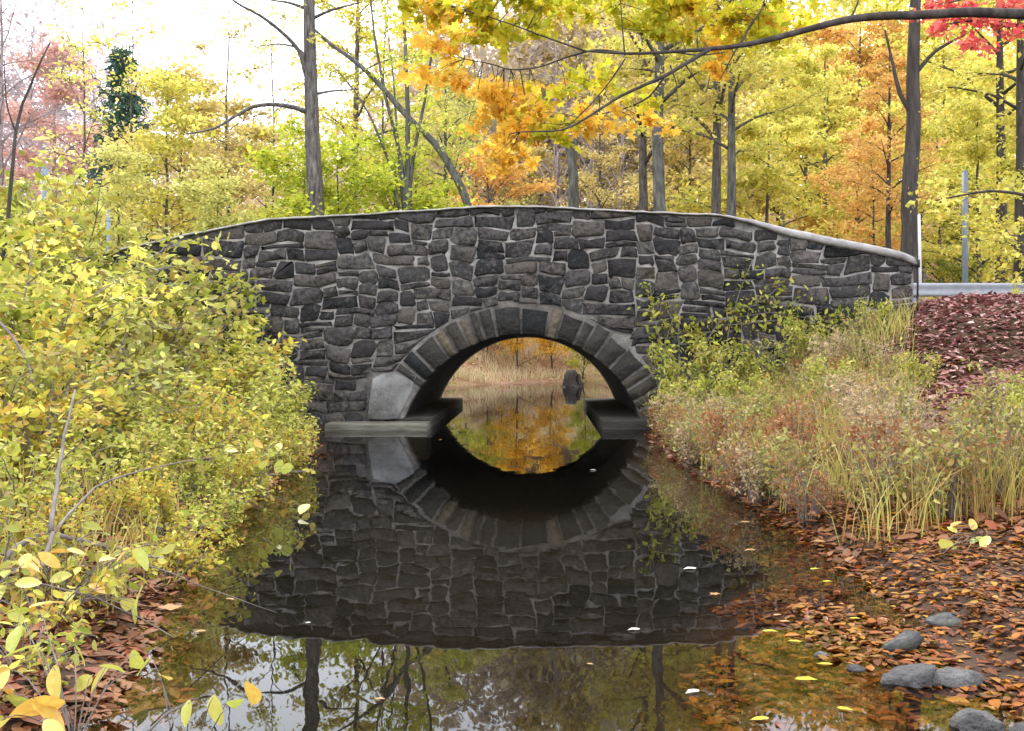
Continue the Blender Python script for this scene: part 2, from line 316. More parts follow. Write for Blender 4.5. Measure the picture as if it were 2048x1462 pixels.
# ------------------------------------------------------------------ stone bridge
BY0, BY1 = 17.0, 23.5
PPM = F / BY0
def bx(px): return (px - VX) / PPM
def bz(py): return CAMZ - (py - VY) / PPM
TOP = np.array([(20, 545), (150, 515), (270, 491), (380, 467), (530, 437), (700, 428), (860, 418), (960, 411), (1080, 411), (1200, 418), (1340, 424), (1440, 428), (1500, 437),
                (1600, 458), (1700, 478), (1800, 498), (1828, 506)], float)
TX, TZ = bx(TOP[:, 0]), bz(TOP[:, 1])
XL, XR = TX[0], TX[-1]
CAPH = lambda x: .04 + .13 * sstep(bx(1430), bx(1600), x)
def topz(x): return np.interp(x, TX, TZ)
AX, AZ, AR = bx(1045), -.565, 2.165
RING = .5
bridge = thing('stone_bridge', 'old grey stone arch bridge spanning the still stream', 'bridge', (0, BY0, 0))
def bslab(y0, y1, zoff):
    m = MB()
    half = math.sqrt(AR ** 2 - (AZ + .4) ** 2)
    xs = np.unique(np.concatenate([np.linspace(XL, XR, 110), AX + half * np.sin(np.linspace(-np.pi / 2, np.pi / 2, 61))]))
    zt = topz(xs) - zoff(xs)
    inn = np.abs(xs - AX) <= half + 1e-6
    zb = np.where(inn, AZ + np.sqrt(np.maximum(AR ** 2 - (xs - AX) ** 2, 0)), -.4)
    n = len(xs)
    V = np.concatenate([np.stack([xs, np.full(n, y), z], 1) for y in (y0, y1) for z in (zb, zt)])
    i = np.arange(n - 1); A, B, Cc, D = 0, n, 2 * n, 3 * n
    f = [np.stack([A + i, A + i + 1, B + i + 1, B + i], 1), np.stack([Cc + i, D + i, D + i + 1, Cc + i + 1], 1),
         np.stack([B + i, B + i + 1, D + i + 1, D + i], 1), np.stack([A + i, Cc + i, Cc + i + 1, A + i + 1], 1),
         np.array([(A, B, D, Cc), (A + n - 1, Cc + n - 1, D + n - 1, B + n - 1)])]
    m.add(V, f); return m
y_ = BY0
obj('wall_core', bslab(.03, .47, lambda x: CAPH(x) * .6).mesh('front_core', [M['mortar']]), bridge)
obj('wall_core', bslab(6.05, 6.5, lambda x: CAPH(x) * .6).mesh('rear_core', [M['mortar']]), bridge)
# vault
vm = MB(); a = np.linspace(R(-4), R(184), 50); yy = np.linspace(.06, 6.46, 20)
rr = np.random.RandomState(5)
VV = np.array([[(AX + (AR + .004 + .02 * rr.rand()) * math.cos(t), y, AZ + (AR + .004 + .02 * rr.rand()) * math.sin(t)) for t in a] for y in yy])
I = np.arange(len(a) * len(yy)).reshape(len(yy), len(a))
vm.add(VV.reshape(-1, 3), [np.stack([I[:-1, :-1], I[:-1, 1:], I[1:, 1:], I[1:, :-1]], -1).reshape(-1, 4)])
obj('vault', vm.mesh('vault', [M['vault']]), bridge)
# abutment fill behind the walls and the deck
dm = MB(); dx = np.linspace(XL, XR, 60)
dz = topz(dx) - .95
dz = np.maximum(dz, 2.02)
V = np.concatenate([np.stack([dx, np.full(60, y), z], 1) for y in (.46, 6.06) for z in (dz - .3, dz)])
i = np.arange(59)
dm.add(V, [np.stack([60 + i, 61 + i, 181 + i, 180 + i], 1), np.stack([i, 120 + i, 121 + i, 1 + i], 1)])
obj('deck', dm.mesh('deck', [M['asphalt']]), bridge)
# coping
cm = MB()
for y0, y1 in ((-.06, .53), (5.99, 6.56)):
    xs = np.linspace(XL, XR + .03, 130); r2 = np.random.RandomState(3)
    rows = []
    for k, x in enumerate(xs):
        h = float(CAPH(x)); t = float(topz(min(x, XR))) + .003 * math.sin(x * 7) + r2.normal(0, .003)
        if x > XR - .12: t -= (x - XR + .12) * .35
        j = r2.normal(0, .004, 8); lean = h * 1.1
        prof = [(y0 + .03, t - h), (y0 + j[0], t - h * .8), (y0 + .01 + j[1], t - h * .45), (y0 + lean * .5, t - h * .14 + j[2]), (y0 + lean + .05, t + j[3] * .4),
                (y1 - .08, t + j[4] * .4), (y1, t - h * .4), (y1 - .02, t - h)]
        rows.append([(x, p[0], p[1]) for p in prof])
    V = np.array(rows); n, k = V.shape[:2]; I = np.arange(n * k).reshape(n, k)
    cm.add(V.reshape(-1, 3), [np.stack([I[:-1], np.roll(I, -1, 1)[:-1], np.roll(I, -1, 1)[1:], I[1:]], -1).reshape(-1, 4), I[:1, ::-1], I[-1:]])
tag(obj('coping', cm.mesh('coping', [M['cap']], True), bridge), 'pale grey mortar capping along the top of the wall')

# coursed rubble: rectangles packed on a fine grid, then warped and knocked about
def warp(x, z):
    return (x + .04 * np.sin(2.3 * z + 1.1 * x) + .03 * np.sin(5.1 * x + 6 * z + 1), z + .035 * np.sin(1.3 * x + 1.9 * z) + .026 * np.sin(4.3 * x - 2.2 * z + 2) + .014 * np.sin(9.1 * x + 3 * z))
def stone_mesh(pts, rng, prot, name):
    pts = np.asarray(pts); n = len(pts); c = pts.mean(0)
    y = -prot + rng.normal(0, .006, n)
    def ring(s, y): return np.stack([c[0] + (pts[:, 0] - c[0]) * s, np.broadcast_to(y, (n,)), c[1] + (pts[:, 1] - c[1]) * s], 1)
    sz = min(np.ptp(pts[:, 0]), np.ptp(pts[:, 1])); ins = np.clip(1 - .035 / max(sz, .08), .75, .96)
    tilt = (pts - c) @ rng.normal(0, .07, 2)
    V = np.concatenate([ring(1, .06), ring(1.0, y * .35), ring(ins, np.minimum(y + tilt, -.008))])
    i = np.arange(n); k = (i + 1) % n
    f = [np.stack([i, k, n + k, n + i], 1), np.stack([n + i, n + k, 2 * n + k, 2 * n + i], 1), (2 * n + i)[None]]
    V[:, 0] -= c[0]; V[:, 2] -= c[1]
    me = mk_mesh(name, V, f, [M['stone']]); return me, c
rng = np.random.RandomState(11); rnd = random.Random(4)
CW, CHH = .06, .1
X0, Z0 = bx(180), -.06
NXC, NZC = int((XR - .02 - X0) / CW) + 1, int((3.9 - Z0) / CHH) + 1
occ = np.zeros((NZC, NXC), bool); rects = []
for r in range(NZC):
    c = 0
    while c < NXC:
        if occ[r, c]: c += 1; continue
        free = 0
        while c + free < NXC and not occ[r, c + free]: free += 1
        h = rnd.choices((1, 2, 3), (.22, .56, .22))[0]
        wd = rnd.randint(*{1: (6, 14), 2: (5, 12), 3: (4, 8)}[h])
        if free - wd < 4: wd = free if free <= 14 else wd - 4
        wd = min(wd, free)
        if wd <= 4: h = min(h, 2)
        h = min(h, NZC - r)
        occ[r:r + h, c:c + wd] = True; rects.append((r, c, h, wd)); c += wd
cent = np.array([(830, 748), (742, 760), (735, 838), (800, 838)])
allst = []
for r, c, h, wd in rects:
    x0, x1 = X0 + c * CW, min(X0 + (c + wd) * CW, XR - .005); z0, z1 = Z0 + r * CHH, Z0 + (r + h) * CHH
    mg = rng.uniform(.007, .017); x0 += mg; x1 -= mg; z0 += mg; z1 -= mg
    cx, cz = (x0 + x1) / 2, (z0 + z1) / 2
    if x1 - x0 < .06: continue
    cr = min(x1 - x0, z1 - z0) * rng.uniform(.04, .2)
    pts = [(x0 + cr, z0), (cx + rng.normal(0, .05), z0), (x1 - cr, z0), (x1, z0 + cr), (x1, z1 - cr), (x1 - cr, z1), (cx + rng.normal(0, .05), z1), (x0 + cr, z1), (x0, z1 - cr), (x0, z0 + cr)]
    pts = np.array(pts) + rng.normal(0, .013, (10, 2))
    wx, wz = warp(pts[:, 0], pts[:, 1]); pts = np.stack([wx, wz], 1)
    pts[:, 0] = np.minimum(pts[:, 0], XR - .004)
    # keep clear of the arch ring and the coping
    v = pts - (AX, AZ); rad = np.hypot(v[:, 0], v[:, 1]); lim = AR + RING + .025
    cv = np.array(warp(cx, cz)) - (AX, AZ)
    k = rad < lim
    if k.mean() > .65 or np.hypot(*cv) < lim - .12: continue
    pts[k] = (AX, AZ) + v[k] * (lim / rad[k])[:, None]
    tz = topz(pts[:, 0]) - CAPH(pts[:, 0]) * .75 - .005
    if z0 > topz(cx) - CAPH(cx) - .07: continue
    pts[:, 1] = np.minimum(pts[:, 1], tz)
    if np.ptp(pts[:, 1]) < .05 or np.ptp(pts[:, 0]) < .07: continue
    if cx < bx(845) and cx > bx(736) and cz < bz(750): continue      # cement patch
    kp = (pts[:, 0] > bx(734)) & (pts[:, 0] < bx(840)) & (pts[:, 1] < bz(748))
    if kp.any() and cx <= bx(736): pts[:, 0] = np.minimum(pts[:, 0], bx(733))
    if kp.any() and cx > bx(736): pts[:, 1] = np.maximum(pts[:, 1], bz(743))
    ar = .5 * abs(np.dot(pts[:, 0], np.roll(pts[:, 1], 1)) - np.dot(pts[:, 1], np.roll(pts[:, 0], 1)))
    if ar < .006 or np.ptp(pts[:, 1]) < .05 or np.ptp(pts[:, 0]) < .06: continue
    me, cc = stone_mesh(pts, rng, rng.uniform(.012, .055), 'stone')
    vis = ar * (.15 if cx < bx(300) or cz < 0 or (cx < bx(480) and cz < bz(600)) or (cx > bx(1400) and cz < bz(760)) else 1)
    allst.append((vis, me, cc))
allst.sort(key=lambda q_: -q_[0]); rub = MB()
for k_, (vis, me, cc) in enumerate(allst):
    if k_ < 300: obj('stone', me, bridge, (cc[0], .03, cc[1]))
    else:
        rub.add([v_.co + Vector((cc[0], .03, cc[1])) for v_ in me.vertices], [[tuple(p_.vertices)] for p_ in me.polygons]); bpy.data.meshes.remove(me)
tag(obj('rubble', rub.mesh('rubble', [M['rubble']]), bridge), 'small stones wedged between the larger ones', kind='stuff')
# voussoirs
t = R(-8); tend = R(145); nv = 0
while t < tend:
    wd = rng.uniform(.065, .13) if rng.rand() < .75 else rng.uniform(.13, .18)
    if R(78) < t < R(92): wd = .19
    t1 = min(t + wd, tend)
    g = .026 / AR; ro = AR + RING * rng.uniform(.82, 1.02); ri = AR - rng.uniform(0, .02)
    ts = np.array([t + g, (t + t1) / 2, t1 - g])
    pin = [(AX + ri * math.cos(q) + rng.normal(0, .006), AZ + ri * math.sin(q)) for q in ts]
    pout = [(AX + ro * math.cos(q) + rng.normal(0, .01), AZ + ro * math.sin(q) + rng.normal(0, .01)) for q in ts[::-1]]
    mid = [(AX + (ri + ro) / 2 * math.cos(q), AZ + (ri + ro) / 2 * math.sin(q)) for q in (t1 - g, t + g)]
    pts = pin + [mid[0]] + pout + [mid[1]]
    if min(p[1] for p in pout) > -.1 and t1 - t > .06:
        me, cc = stone_mesh(np.array(pts)[::-1] if False else np.array(pts), rng, rng.uniform(.02, .055), 'voussoir')
        me.materials.clear(); me.materials.append(M['arch_stone'])
        me.vertices.foreach_get('co', (buf := np.zeros(len(me.vertices) * 3, np.float32)))
        b3 = buf.reshape(-1, 3); b3[:8, 1] = .42; me.vertices.foreach_set('co', b3.ravel()); me.update()
        obj('voussoir', me, bridge, (cc[0], .03, cc[1])); nv += 1
    t = t1
print('voussoirs', nv)
# cement patch at the left springing
cp = np.array([(745, 757), (768, 746), (800, 744), (832, 752), (822, 785), (808, 812), (797, 838), (765, 840), (736, 838), (739, 800)], float)
me, cc = stone_mesh(np.stack([bx(cp[:, 0]), bz(cp[:, 1])], 1)[::-1], rng, .06, 'cement_patch'); me.materials.clear(); me.materials.append(M['cement'])
tag(obj('cement_patch', me, bridge, (cc[0], .03, cc[1])), 'smooth pale cement repair beside the arch foot')
def bevbox(name, x0, x1, y0, y1, z0, z1, mat, parent, b=.02, label=None):
    m = MB(); m.box(x0, x1, y0, y1, z0, z1); me = m.mesh(name, [mat]); o = obj(name, me, parent)
    md = o.modifiers.new('bevel', 'BEVEL'); md.width = b; md.segments = 2
    if label: tag(o, label)
    return o
bevbox('footing', bx(650) + .1, -1.87, -.55, .02, -.5, .11, M['footing'], bridge, .03, 'weathered concrete ledge at the foot of the wall')
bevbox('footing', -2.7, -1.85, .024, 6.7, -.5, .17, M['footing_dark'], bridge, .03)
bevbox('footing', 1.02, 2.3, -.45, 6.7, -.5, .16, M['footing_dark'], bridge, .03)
rm = MB(); rm.tube([(XR + .05, -.02, bz(512)), (XR + .055, -.02, bz(570)), (XR + .05, -.02, bz(650))], .018, 8); rm.tube([(XR + .05, -.02, bz(520)), (XR + .05, -.02, bz(535))], .045, 8)
obj('iron_rod', rm.mesh('iron_rod', [M['iron']]), bridge)

# road running off both ends of the bridge
rx = np.concatenate([np.linspace(-60, XL, 30), np.linspace(XR, 60, 30)])
for nm, a_, b_ in (('road', -60, XL - .01), ('road', XR + .01, 60)):
    xs_ = np.linspace(a_, b_, 50); m = MB()
    V = np.concatenate([np.stack([xs_, np.full(50, y), np.maximum(ground(xs_, np.full(50, y)), ground(xs_, np.full(50, 20.))) + .05], 1) for y in (17.9, 20.2, 22.6)])
    i = np.arange(49); m.add(V, [np.stack([i, i + 1, 51 + i, 50 + i], 1), np.stack([50 + i, 51 + i, 101 + i, 100 + i], 1)])
    tag(obj(nm, m.mesh('road', [M['asphalt']])), 'narrow asphalt road leading onto the bridge', 'road', kind='structure')

# ------------------------------------------------------------------ foliage generators
TPL = {
 'kite': (np.array([(0, 0, 0), (.42, .3, .07), (1, 0, -.03), (.42, -.3, .07)]), [np.array([(0, 1, 2), (0, 2, 3)])]),
 'oval': (np.array([(0, 0, 0), (.25, .2, .05), (.62, .23, .05), (1, 0, -.06), (.62, -.23, .05), (.25, -.2, .05)]), [np.array([(0, 1, 2, 3), (0, 3, 4, 5)])]),
 'maple': (np.array([(.38, 0, -.03), (0, 0, 0), (.02, .4, .04), (.36, .24, .0), (.62, .5, .05), (.66, .17, .0), (1, 0, -.04), (.66, -.17, .0), (.62, -.5, .05), (.36, -.24, 0), (.02, -.4, .04)]),
           [np.array([(0, i, i + 1) for i in range(1, 10)] + [(0, 10, 1)])]),
 'frond': (np.array([(0, 0, 0), (.35, .11, .02), (1, 0, -.08), (.35, -.11, .02)]), [np.array([(0, 1, 2), (0, 2, 3)])]),
 'needle': (np.array([(0, .05, 0), (0, -.05, 0), (1, 0, 0)]), [np.array([(0, 1, 2)])]),
}
def leaves(rng, pts, size, up=.9, shape='kite', var=.35, tdir=None, droop=0):
    pts = np.asarray(pts, float); n = len(pts)
    N = rng.normal(0, 1, (n, 3)); N[:, 2] += up * 1.6; N /= np.linalg.norm(N, axis=1)[:, None]
    T = rng.normal(0, 1, (n, 3)); T[:, 2] -= droop
    if tdir is not None: T = T * .5 + tdir
    T -= (T * N).sum(1)[:, None] * N; T /= np.linalg.norm(T, axis=1)[:, None] + 1e-9
    B = np.cross(N, T); s = size * np.clip(rng.normal(1, var, n), .45, 1.9)
    tp, tf = TPL[shape]
    wv = rng.uniform(.8, 1.2, n)
    V = pts[:, None] + s[:, None, None] * (tp[None, :, 0:1] * T[:, None] + tp[None, :, 1:2] * B[:, None] * wv[:, None, None] + tp[None, :, 2:3] * N[:, None])
    k = len(tp); off = (np.arange(n) * k)[:, None, None]
    return V.reshape(-1, 3), [(f[None] + off).reshape(-1, f.shape[1]) for f in tf]
def leafmesh(name, rng, pts, size, mat, **kw):
    V, f = leaves(rng, pts, size, **kw); return mk_mesh(name, V, f, [mat])
def curve(a, b, n, bow, rng, jit=.03):
    """points from a to b, bowed and a little crooked"""
    t = np.linspace(0, 1, n)[:, None]; a = np.asarray(a, float); b = np.asarray(b, float); ln = np.linalg.norm(b - a)
    p = a + (b - a) * t + np.asarray(bow) * (4 * t * (1 - t)) + np.cumsum(rng.normal(0, jit * ln / n ** .5, (n, 3)), 0) * (t > 0)
    return p
def gen_tree(seed, H=10, r0=.13, base=.25, spread=3.2, limbs=16, subs=5, nleaf=9000, leaf=.17, rise=.45, lean=0, flat=.45, sc=.32, shape='kite', twigs=0, up=.9, wob=.016):
    rng = np.random.RandomState(seed); wd = MB()
    n = 11; t = np.linspace(0, 1, n)
    tr = np.stack([np.cumsum(rng.normal(0, wob * H / 3, n)) * (t > 0), np.cumsum(rng.normal(0, wob * H / 3, n)) * (t > 0), t * H], 1); tr[:, 0] += lean * H * t ** 1.5
    rad = r0 * (1 - t * .88) ** .9; rad[0] *= 1.35
    wd.tube(tr, rad, 8)
    tips = []
    for k in range(limbs):
        u = base + (1 - base) * ((k + rng.rand()) / limbs) * .97
        p = np.array([np.interp(u, t, tr[:, j]) for j in range(3)]); r = np.interp(u, t, rad)
        az = k * 2.4 + rng.uniform(-.5, .5); ln = spread * (1 - .62 * ((u - base) / (1 - base)) ** 1.3) * rng.uniform(.7, 1.2)
        dr = np.array([math.cos(az), math.sin(az), rise * rng.uniform(.3, 1.6)]); dr /= np.linalg.norm(dr)
        c = curve(p, p + dr * ln, 7, (0, 0, ln * .08), rng)
        wd.tube(c, np.linspace(min(r * .55, ln * .02 + .01), .006, 7), 5)
        for s in range(subs):
            v = rng.uniform(.25, 1); q = np.array([np.interp(v, np.linspace(0, 1, 7), c[:, j]) for j in range(3)])
            az2 = az + rng.choice((-1, 1)) * rng.uniform(.4, 1.2); l2 = ln * rng.uniform(.25, .5)
            d2 = np.array([math.cos(az2), math.sin(az2), rng.uniform(-.1, .55)])
            c2 = curve(q, q + d2 * l2, 5, (0, 0, l2 * .05), rng)
            wd.tube(c2, np.linspace(.014, .004, 5), 4)
            tips += [c2, c2]
            for _ in range(twigs):
                e = c2[rng.randint(1, 5)]; d3 = rng.normal(0, 1, 3); d3[2] = abs(d3[2]) * .8; d3 *= l2 * .5 / np.linalg.norm(d3)
                wd.tube(curve(e, e + d3, 4, (0, 0, 0), rng), np.linspace(.009, .004, 4), 3)
        tips.append(c)
    wood = wd.mesh('trunk', [M['bark']], True)
    if not nleaf: return wood, None
    ti = rng.randint(0, len(tips), nleaf); pp = np.zeros((nleaf, 3))
    for i_ in range(len(tips)):
        k = np.where(ti == i_)[0]; c = tips[i_]; u = rng.uniform(.15, 1.02, len(k)) * (len(c) - 1); a0 = np.clip(u.astype(int), 0, len(c) - 2)
        pp[k] = c[a0] + (c[a0 + 1] - c[a0]) * (u - a0)[:, None]
    pp += rng.normal(0, 1, (nleaf, 3)) * (sc, sc, sc * flat)
    return wood, leafmesh('crown', rng, pp, leaf, M['yellow'], shape=shape, up=up)
def gen_shrub(seed, h=1.5, r=1.0, stems=12, nleaf=2600, leaf=.075, shape='oval', tw=5, sc=.06, up=.7, wr=.009):
    rng = np.random.RandomState(seed); wd = MB(); tips = []
    for k in range(stems):
        az = k * 2.4 + rng.uniform(-.5, .5); rr_ = r * math.sqrt(rng.uniform(.02, 1)); hh = h * rng.uniform(.55, 1.05) * (1 - .25 * (rr_ / r) ** 2)
        a0 = np.array([math.cos(az), math.sin(az), 0]) * .12 * r + (0, 0, -.1)
        b0 = np.array([math.cos(az) * rr_, math.sin(az) * rr_, hh])
        c = curve(a0, b0, 8, (-math.cos(az) * rr_ * .15, -math.sin(az) * rr_ * .15, hh * .16), rng)
        wd.tube(c, np.linspace(wr * 1.4, .003, 8), 4); tips += [c]
        for s in range(tw):
            v = rng.uniform(.25, 1); q = np.array([np.interp(v, np.linspace(0, 1, 8), c[:, j]) for j in range(3)])
            d2 = rng.normal(0, 1, 3) * (1, 1, .7) + (math.cos(az) * .5, math.sin(az) * .5, .15); l2 = h * rng.uniform(.15, .33); d2 *= l2 / np.linalg.norm(d2)
            c2 = curve(q, q + d2, 5, (0, 0, l2 * .12), rng); wd.tube(c2, np.linspace(wr * .55, .002, 5), 3); tips += [c2, c2]
    ti = rng.randint(0, len(tips), nleaf); pp = np.zeros((nleaf, 3))
    for i_ in range(len(tips)):
        k = np.where(ti == i_)[0]; c = tips[i_]; u = rng.uniform(.2, 1.03, len(k)) * (len(c) - 1); a0 = np.clip(u.astype(int), 0, len(c) - 2)
        pp[k] = c[a0] + (c[a0 + 1] - c[a0]) * (u - a0)[:, None]
    pp += rng.normal(0, sc, (nleaf, 3)); pp[:, 2] = np.maximum(pp[:, 2], .03)
    return wd.mesh('stems', [M['twig']]), leafmesh('foliage', rng, pp, leaf, M['shrub'], shape=shape, up=up)

def place(kind, parts, names, mats, label, cat, x, y, scale=1, rz=0, group=None, sink=.05, z=None):
    zz = gz(x, y) - sink if z is None else z
    t_ = thing(kind, label, cat, (x, y, zz), rz, scale, group)
    for me, nm, mt in zip(parts, names, mats):
        if me is not None: obj(nm, me, t_, mat=mt)
    return t_

TR = {'A': gen_tree(1, limbs=20, nleaf=9000), 'B': gen_tree(2, spread=3.6, base=.2, limbs=18, nleaf=9000, leaf=.18), 'C': gen_tree(3, H=9, spread=1.9, base=.12, limbs=20, nleaf=6500, leaf=.14, r0=.08),
      'D': gen_tree(4, H=19, r0=.29, base=.5, spread=4.2, limbs=16, nleaf=6500, leaf=.2, rise=.6, wob=.004), 'D2': gen_tree(8, H=19, r0=.26, base=.42, spread=3.6, limbs=18, nleaf=6000, leaf=.2, rise=.5, wob=.004),
      'E': gen_tree(5, H=13, r0=.16, base=.2, spread=3.6, limbs=26, subs=8, nleaf=0, twigs=4, rise=.9), 'E2': gen_tree(6, H=13, r0=.12, base=.25, spread=3, limbs=24, subs=7, nleaf=0, twigs=4, rise=1.1),
      'L': gen_tree(9, H=6, r0=.06, base=.08, spread=2.0, limbs=22, nleaf=7000, leaf=.13, rise=.8, sc=.25)}
def gen_conifer(seed, H=13):
    rng = np.random.RandomState(seed); wd = MB(); pts = []; td = []
    wd.tube([(0, 0, -.2), (0.05, 0, H * .5), (0, 0, H)], [.2, .12, .01], 7)
    for k in range(150):
        z = H * (.08 + .9 * (k / 150)); ln = (1 - z / H) ** .85 * 3.3 * rng.uniform(.5, 1.15) + .2; az = k * 2.4 + rng.uniform(-.3, .3)
        c = curve((0, 0, z), (math.cos(az) * ln, math.sin(az) * ln, z - ln * .22), 6, (0, 0, -ln * .06), rng, .015)
        wd.tube(c, np.linspace(.025, .005, 6), 3)
        m_ = int(30 + ln * 60); u = rng.uniform(.1, 1, m_) * 5; a0 = np.clip(u.astype(int), 0, 4)
        q = c[a0] + (c[a0 + 1] - c[a0]) * (u - a0)[:, None] + rng.normal(0, .07, (m_, 3)); pts.append(q)
        td.append(np.tile((math.cos(az), math.sin(az), -.5), (m_, 1)) + rng.normal(0, .5, (m_, 3)))
    V, f = leaves(rng, np.concatenate(pts), .3, up=.3, shape='frond', tdir=np.concatenate(td) * 1.6)
    return wd.mesh('trunk', [M['bark_dark']]), mk_mesh('crown', V, f, [M['conifer']])
TR['S'] = gen_tree(14, H=12, r0=.07, base=.3, spread=2.6, limbs=16, subs=4, nleaf=1100, leaf=.15, rise=.7, sc=.2, wob=.008)
TR['F'] = gen_conifer(7)
def tree(kind, px, Y, scale, leafm, label, bark='bark', rz=None, group=None, cat='tree', name=None):
    x = PX(px, Y); rz = (px * .37) % 6.28 if rz is None else rz
    nm = name or {'yellow': 'yellow_tree', 'orange': 'orange_tree', 'ochre': 'ochre_tree', 'lime': 'lime_green_tree', 'palelime': 'pale_green_tree', 'green': 'green_tree', 'red': 'red_tree', 'pink': 'salmon_tree', 'conifer': 'conifer_tree', None: 'bare_tree'}[leafm]
    return place(nm, TR[kind], ('trunk', 'crown'), (M[bark], M[leafm] if leafm else None), label, cat, x, Y, scale, rz, group, .15)

# ------------------------------------------------------------------ the wood behind the bridge
YG = 'yellow trees of the wood beyond the road'
tree('E', 12, 52, 1.35, None, 'leafless grey tree beside the salmon-pink tree', 'twig_lilac', group='bare trees')
tree('E2', 70, 70, 1.55, None, 'leafless lilac-grey tree standing behind the salmon-pink tree', 'twig_lilac', group='bare trees')
tree('E', 185, 80, 1.5, None, 'leafless lilac-grey tree between salmon-pink tree and dark conifer', 'twig_lilac', group='bare trees')
tree('A', 118, 60, 1.55, 'pink', 'salmon-pink leaved tree beside the dark conifer', 'twig_lilac')
tree('F', 245, 44, 1.0, 'conifer', 'dark blue-green conifer standing among yellow trees', 'bark_dark')
tree('A', 372, 34, .95, 'ochre', 'tall ochre-gold tree right beside the dark conifer')
tree('B', 455, 38, .95, 'ochre', 'spreading ochre tree between conifer and the tall straight trunk')
tree('A', 540, 50, .95, 'palelime', 'pale yellow-green tree behind the tall straight trunk')
tree('S', 262, 33, 1.0, 'yellow', 'tall sparse sapling with scattered golden leaves before the dark conifer')
tree('S', 455, 36, 1.1, 'ochre', 'tall sparse tree with scattered ochre leaves against the sky', rz=2)
tree('S', 165, 36, 1.05, 'palelime', 'tall sparse tree with scattered pale leaves beside the salmon-pink tree', rz=4)
tree('S', 545, 40, 1.15, 'yellow', 'tall sparse tree with scattered yellow leaves near the straight trunk', rz=5)
tree('S', 770, 38, 1.2, 'lime', 'tall sparse tree with scattered lime leaves behind the leaning stems', rz=1)
tree('C', 338, 31, .98, 'yellow', 'slim golden sapling in front of the dark conifer', rz=1)
tree('C', 240, 27, .62, 'palelime', 'pale green sapling in front of the dark conifer')
tree('L', 420, 27, .8, 'palelime', 'low pale-green thicket tree behind the low end of the wall')
tree('L', 130, 27, .72, 'yellow', 'low golden-yellow sapling below the salmon-pink tree')
tree('L', 20, 30, .8, 'green', 'low green bushy tree below the leafless trees')
tree('L', 590, 29, 1.1, 'lime', 'lime-green sapling at the foot of the tall straight trunk')
tree('L', 690, 28, 1.1, 'lime', 'bright lime-green sapling behind the bridge parapet', rz=2)
tree('L', 770, 31, 1.2, 'lime', 'lime-green sapling around the leaning grey stems', rz=4)
tree('L', 880, 30, 1.02, 'lime', 'lime-green sapling beside the bent grey stem', rz=1)
tree('C', 830, 40, 1.05, 'palelime', 'tall pale-green sapling behind the leaning grey stems')
tree('B', 985, 50, .92, 'orange', 'orange-gold tree seen over the crown of the bridge')
tree('A', 1075, 60, .9, 'ochre', 'dull gold tree behind the broken snag')
tree('L', 930, 44, .7, 'orange', 'small orange tree on the bank behind the arch', rz=5)
for px, Y, s_, c_, lb in ((1035, 39.6, .62, 'flame', 'bright orange bush on the far waterside framed by the arch'), (1105, 41, .6, 'flame', 'bright orange bush behind the dark stump'), (975, 41, .55, 'yellow', 'yellow bush on the far waterside framed by the arch'), (1005, 43, .5, 'palelime', 'pale green bush on the far bank framed by the arch'), (1165, 40, .5, 'lime', 'lime-green bush on the far waterside right of the stump')):
    tree('L', px, Y, s_, c_, lb, name='waterside_bush', cat='bush')
for i, (px, Y, k, s) in enumerate(((1030, 66, 'E2', 1.3), (1105, 52, 'E', 1.1), (1190, 58, 'E2', 1.25), (1250, 48, 'E', 1.05), (940, 62, 'E', 1.3), (1235, 75, 'E', 1.6))):
    tree(k, px, Y, s, None, 'leafless lilac-grey tree on the hillside above the arch', 'twig_lilac', group='bare trees on the hillside')
for px, Y, k, s, c, lb in (
    (1385, 42, 'A', 1.15, 'ochre', 'gold-ochre tree between the pairs of grey trunks'),
    (1520, 37, 'B', 1.05, 'yellow', 'bright yellow tree beside the paired slim grey trunks'),
    (1600, 46, 'A', 1.3, 'yellow', 'bright yellow tree behind the sloping end of the wall'),
    (1680, 38, 'B', .72, 'orange', 'orange tree low behind the sloping end of the wall'),
    (1745, 33, 'C', .85, 'orange', 'slim orange tree beside the dark leaning trunk'),
    (1880, 38, 'B', 1.15, 'yellow', 'yellow tree behind the grey roadside pole'),
    (1965, 33, 'A', .85, 'yellow', 'yellow tree beside the grey roadside pole'),
    (2060, 28, 'L', 1.05, 'yellow', 'low golden tree hanging over the guard rail'),
    (1480, 62, 'A', 1.7, 'yellow', 'tall yellow tree far behind the paired slim grey trunks'),
    (1560, 66, 'B', 1.7, 'ochre', 'tall ochre tree far behind the bright yellow trees'),
    (1715, 62, 'A', 1.7, 'orange', 'tall orange tree far behind the dark leaning trunk'),
    (1850, 60, 'B', 1.7, 'yellow', 'tall yellow-green tree far behind the road'),
    (1925, 35, 'C', .8, 'green', 'green-leaved slim tree behind the grey roadside pole'),
    (1185, 68, 'A', 1.9, 'ochre', 'tall dull gold tree on the hillside behind the twin trunks'), (1095, 74, 'B', 2.0, 'ochre', 'tall pale gold tree on the hillside behind the snag'), (1245, 64, 'B', 1.6, 'yellow', 'pale yellow tree on the hillside beside the twin trunks'), (930, 58, 'A', 1.3, 'palelime', 'pale green tree on the hillside behind the bent stem'),
    (1300, 60, 'B', 1.5, 'ochre', 'pale ochre tree behind the twin grey trunks'),
    (2090, 45, 'B', 1.4, 'yellow', 'broad yellow tree beyond the guard rail')):
    tree(k, px, Y, s, c, lb)
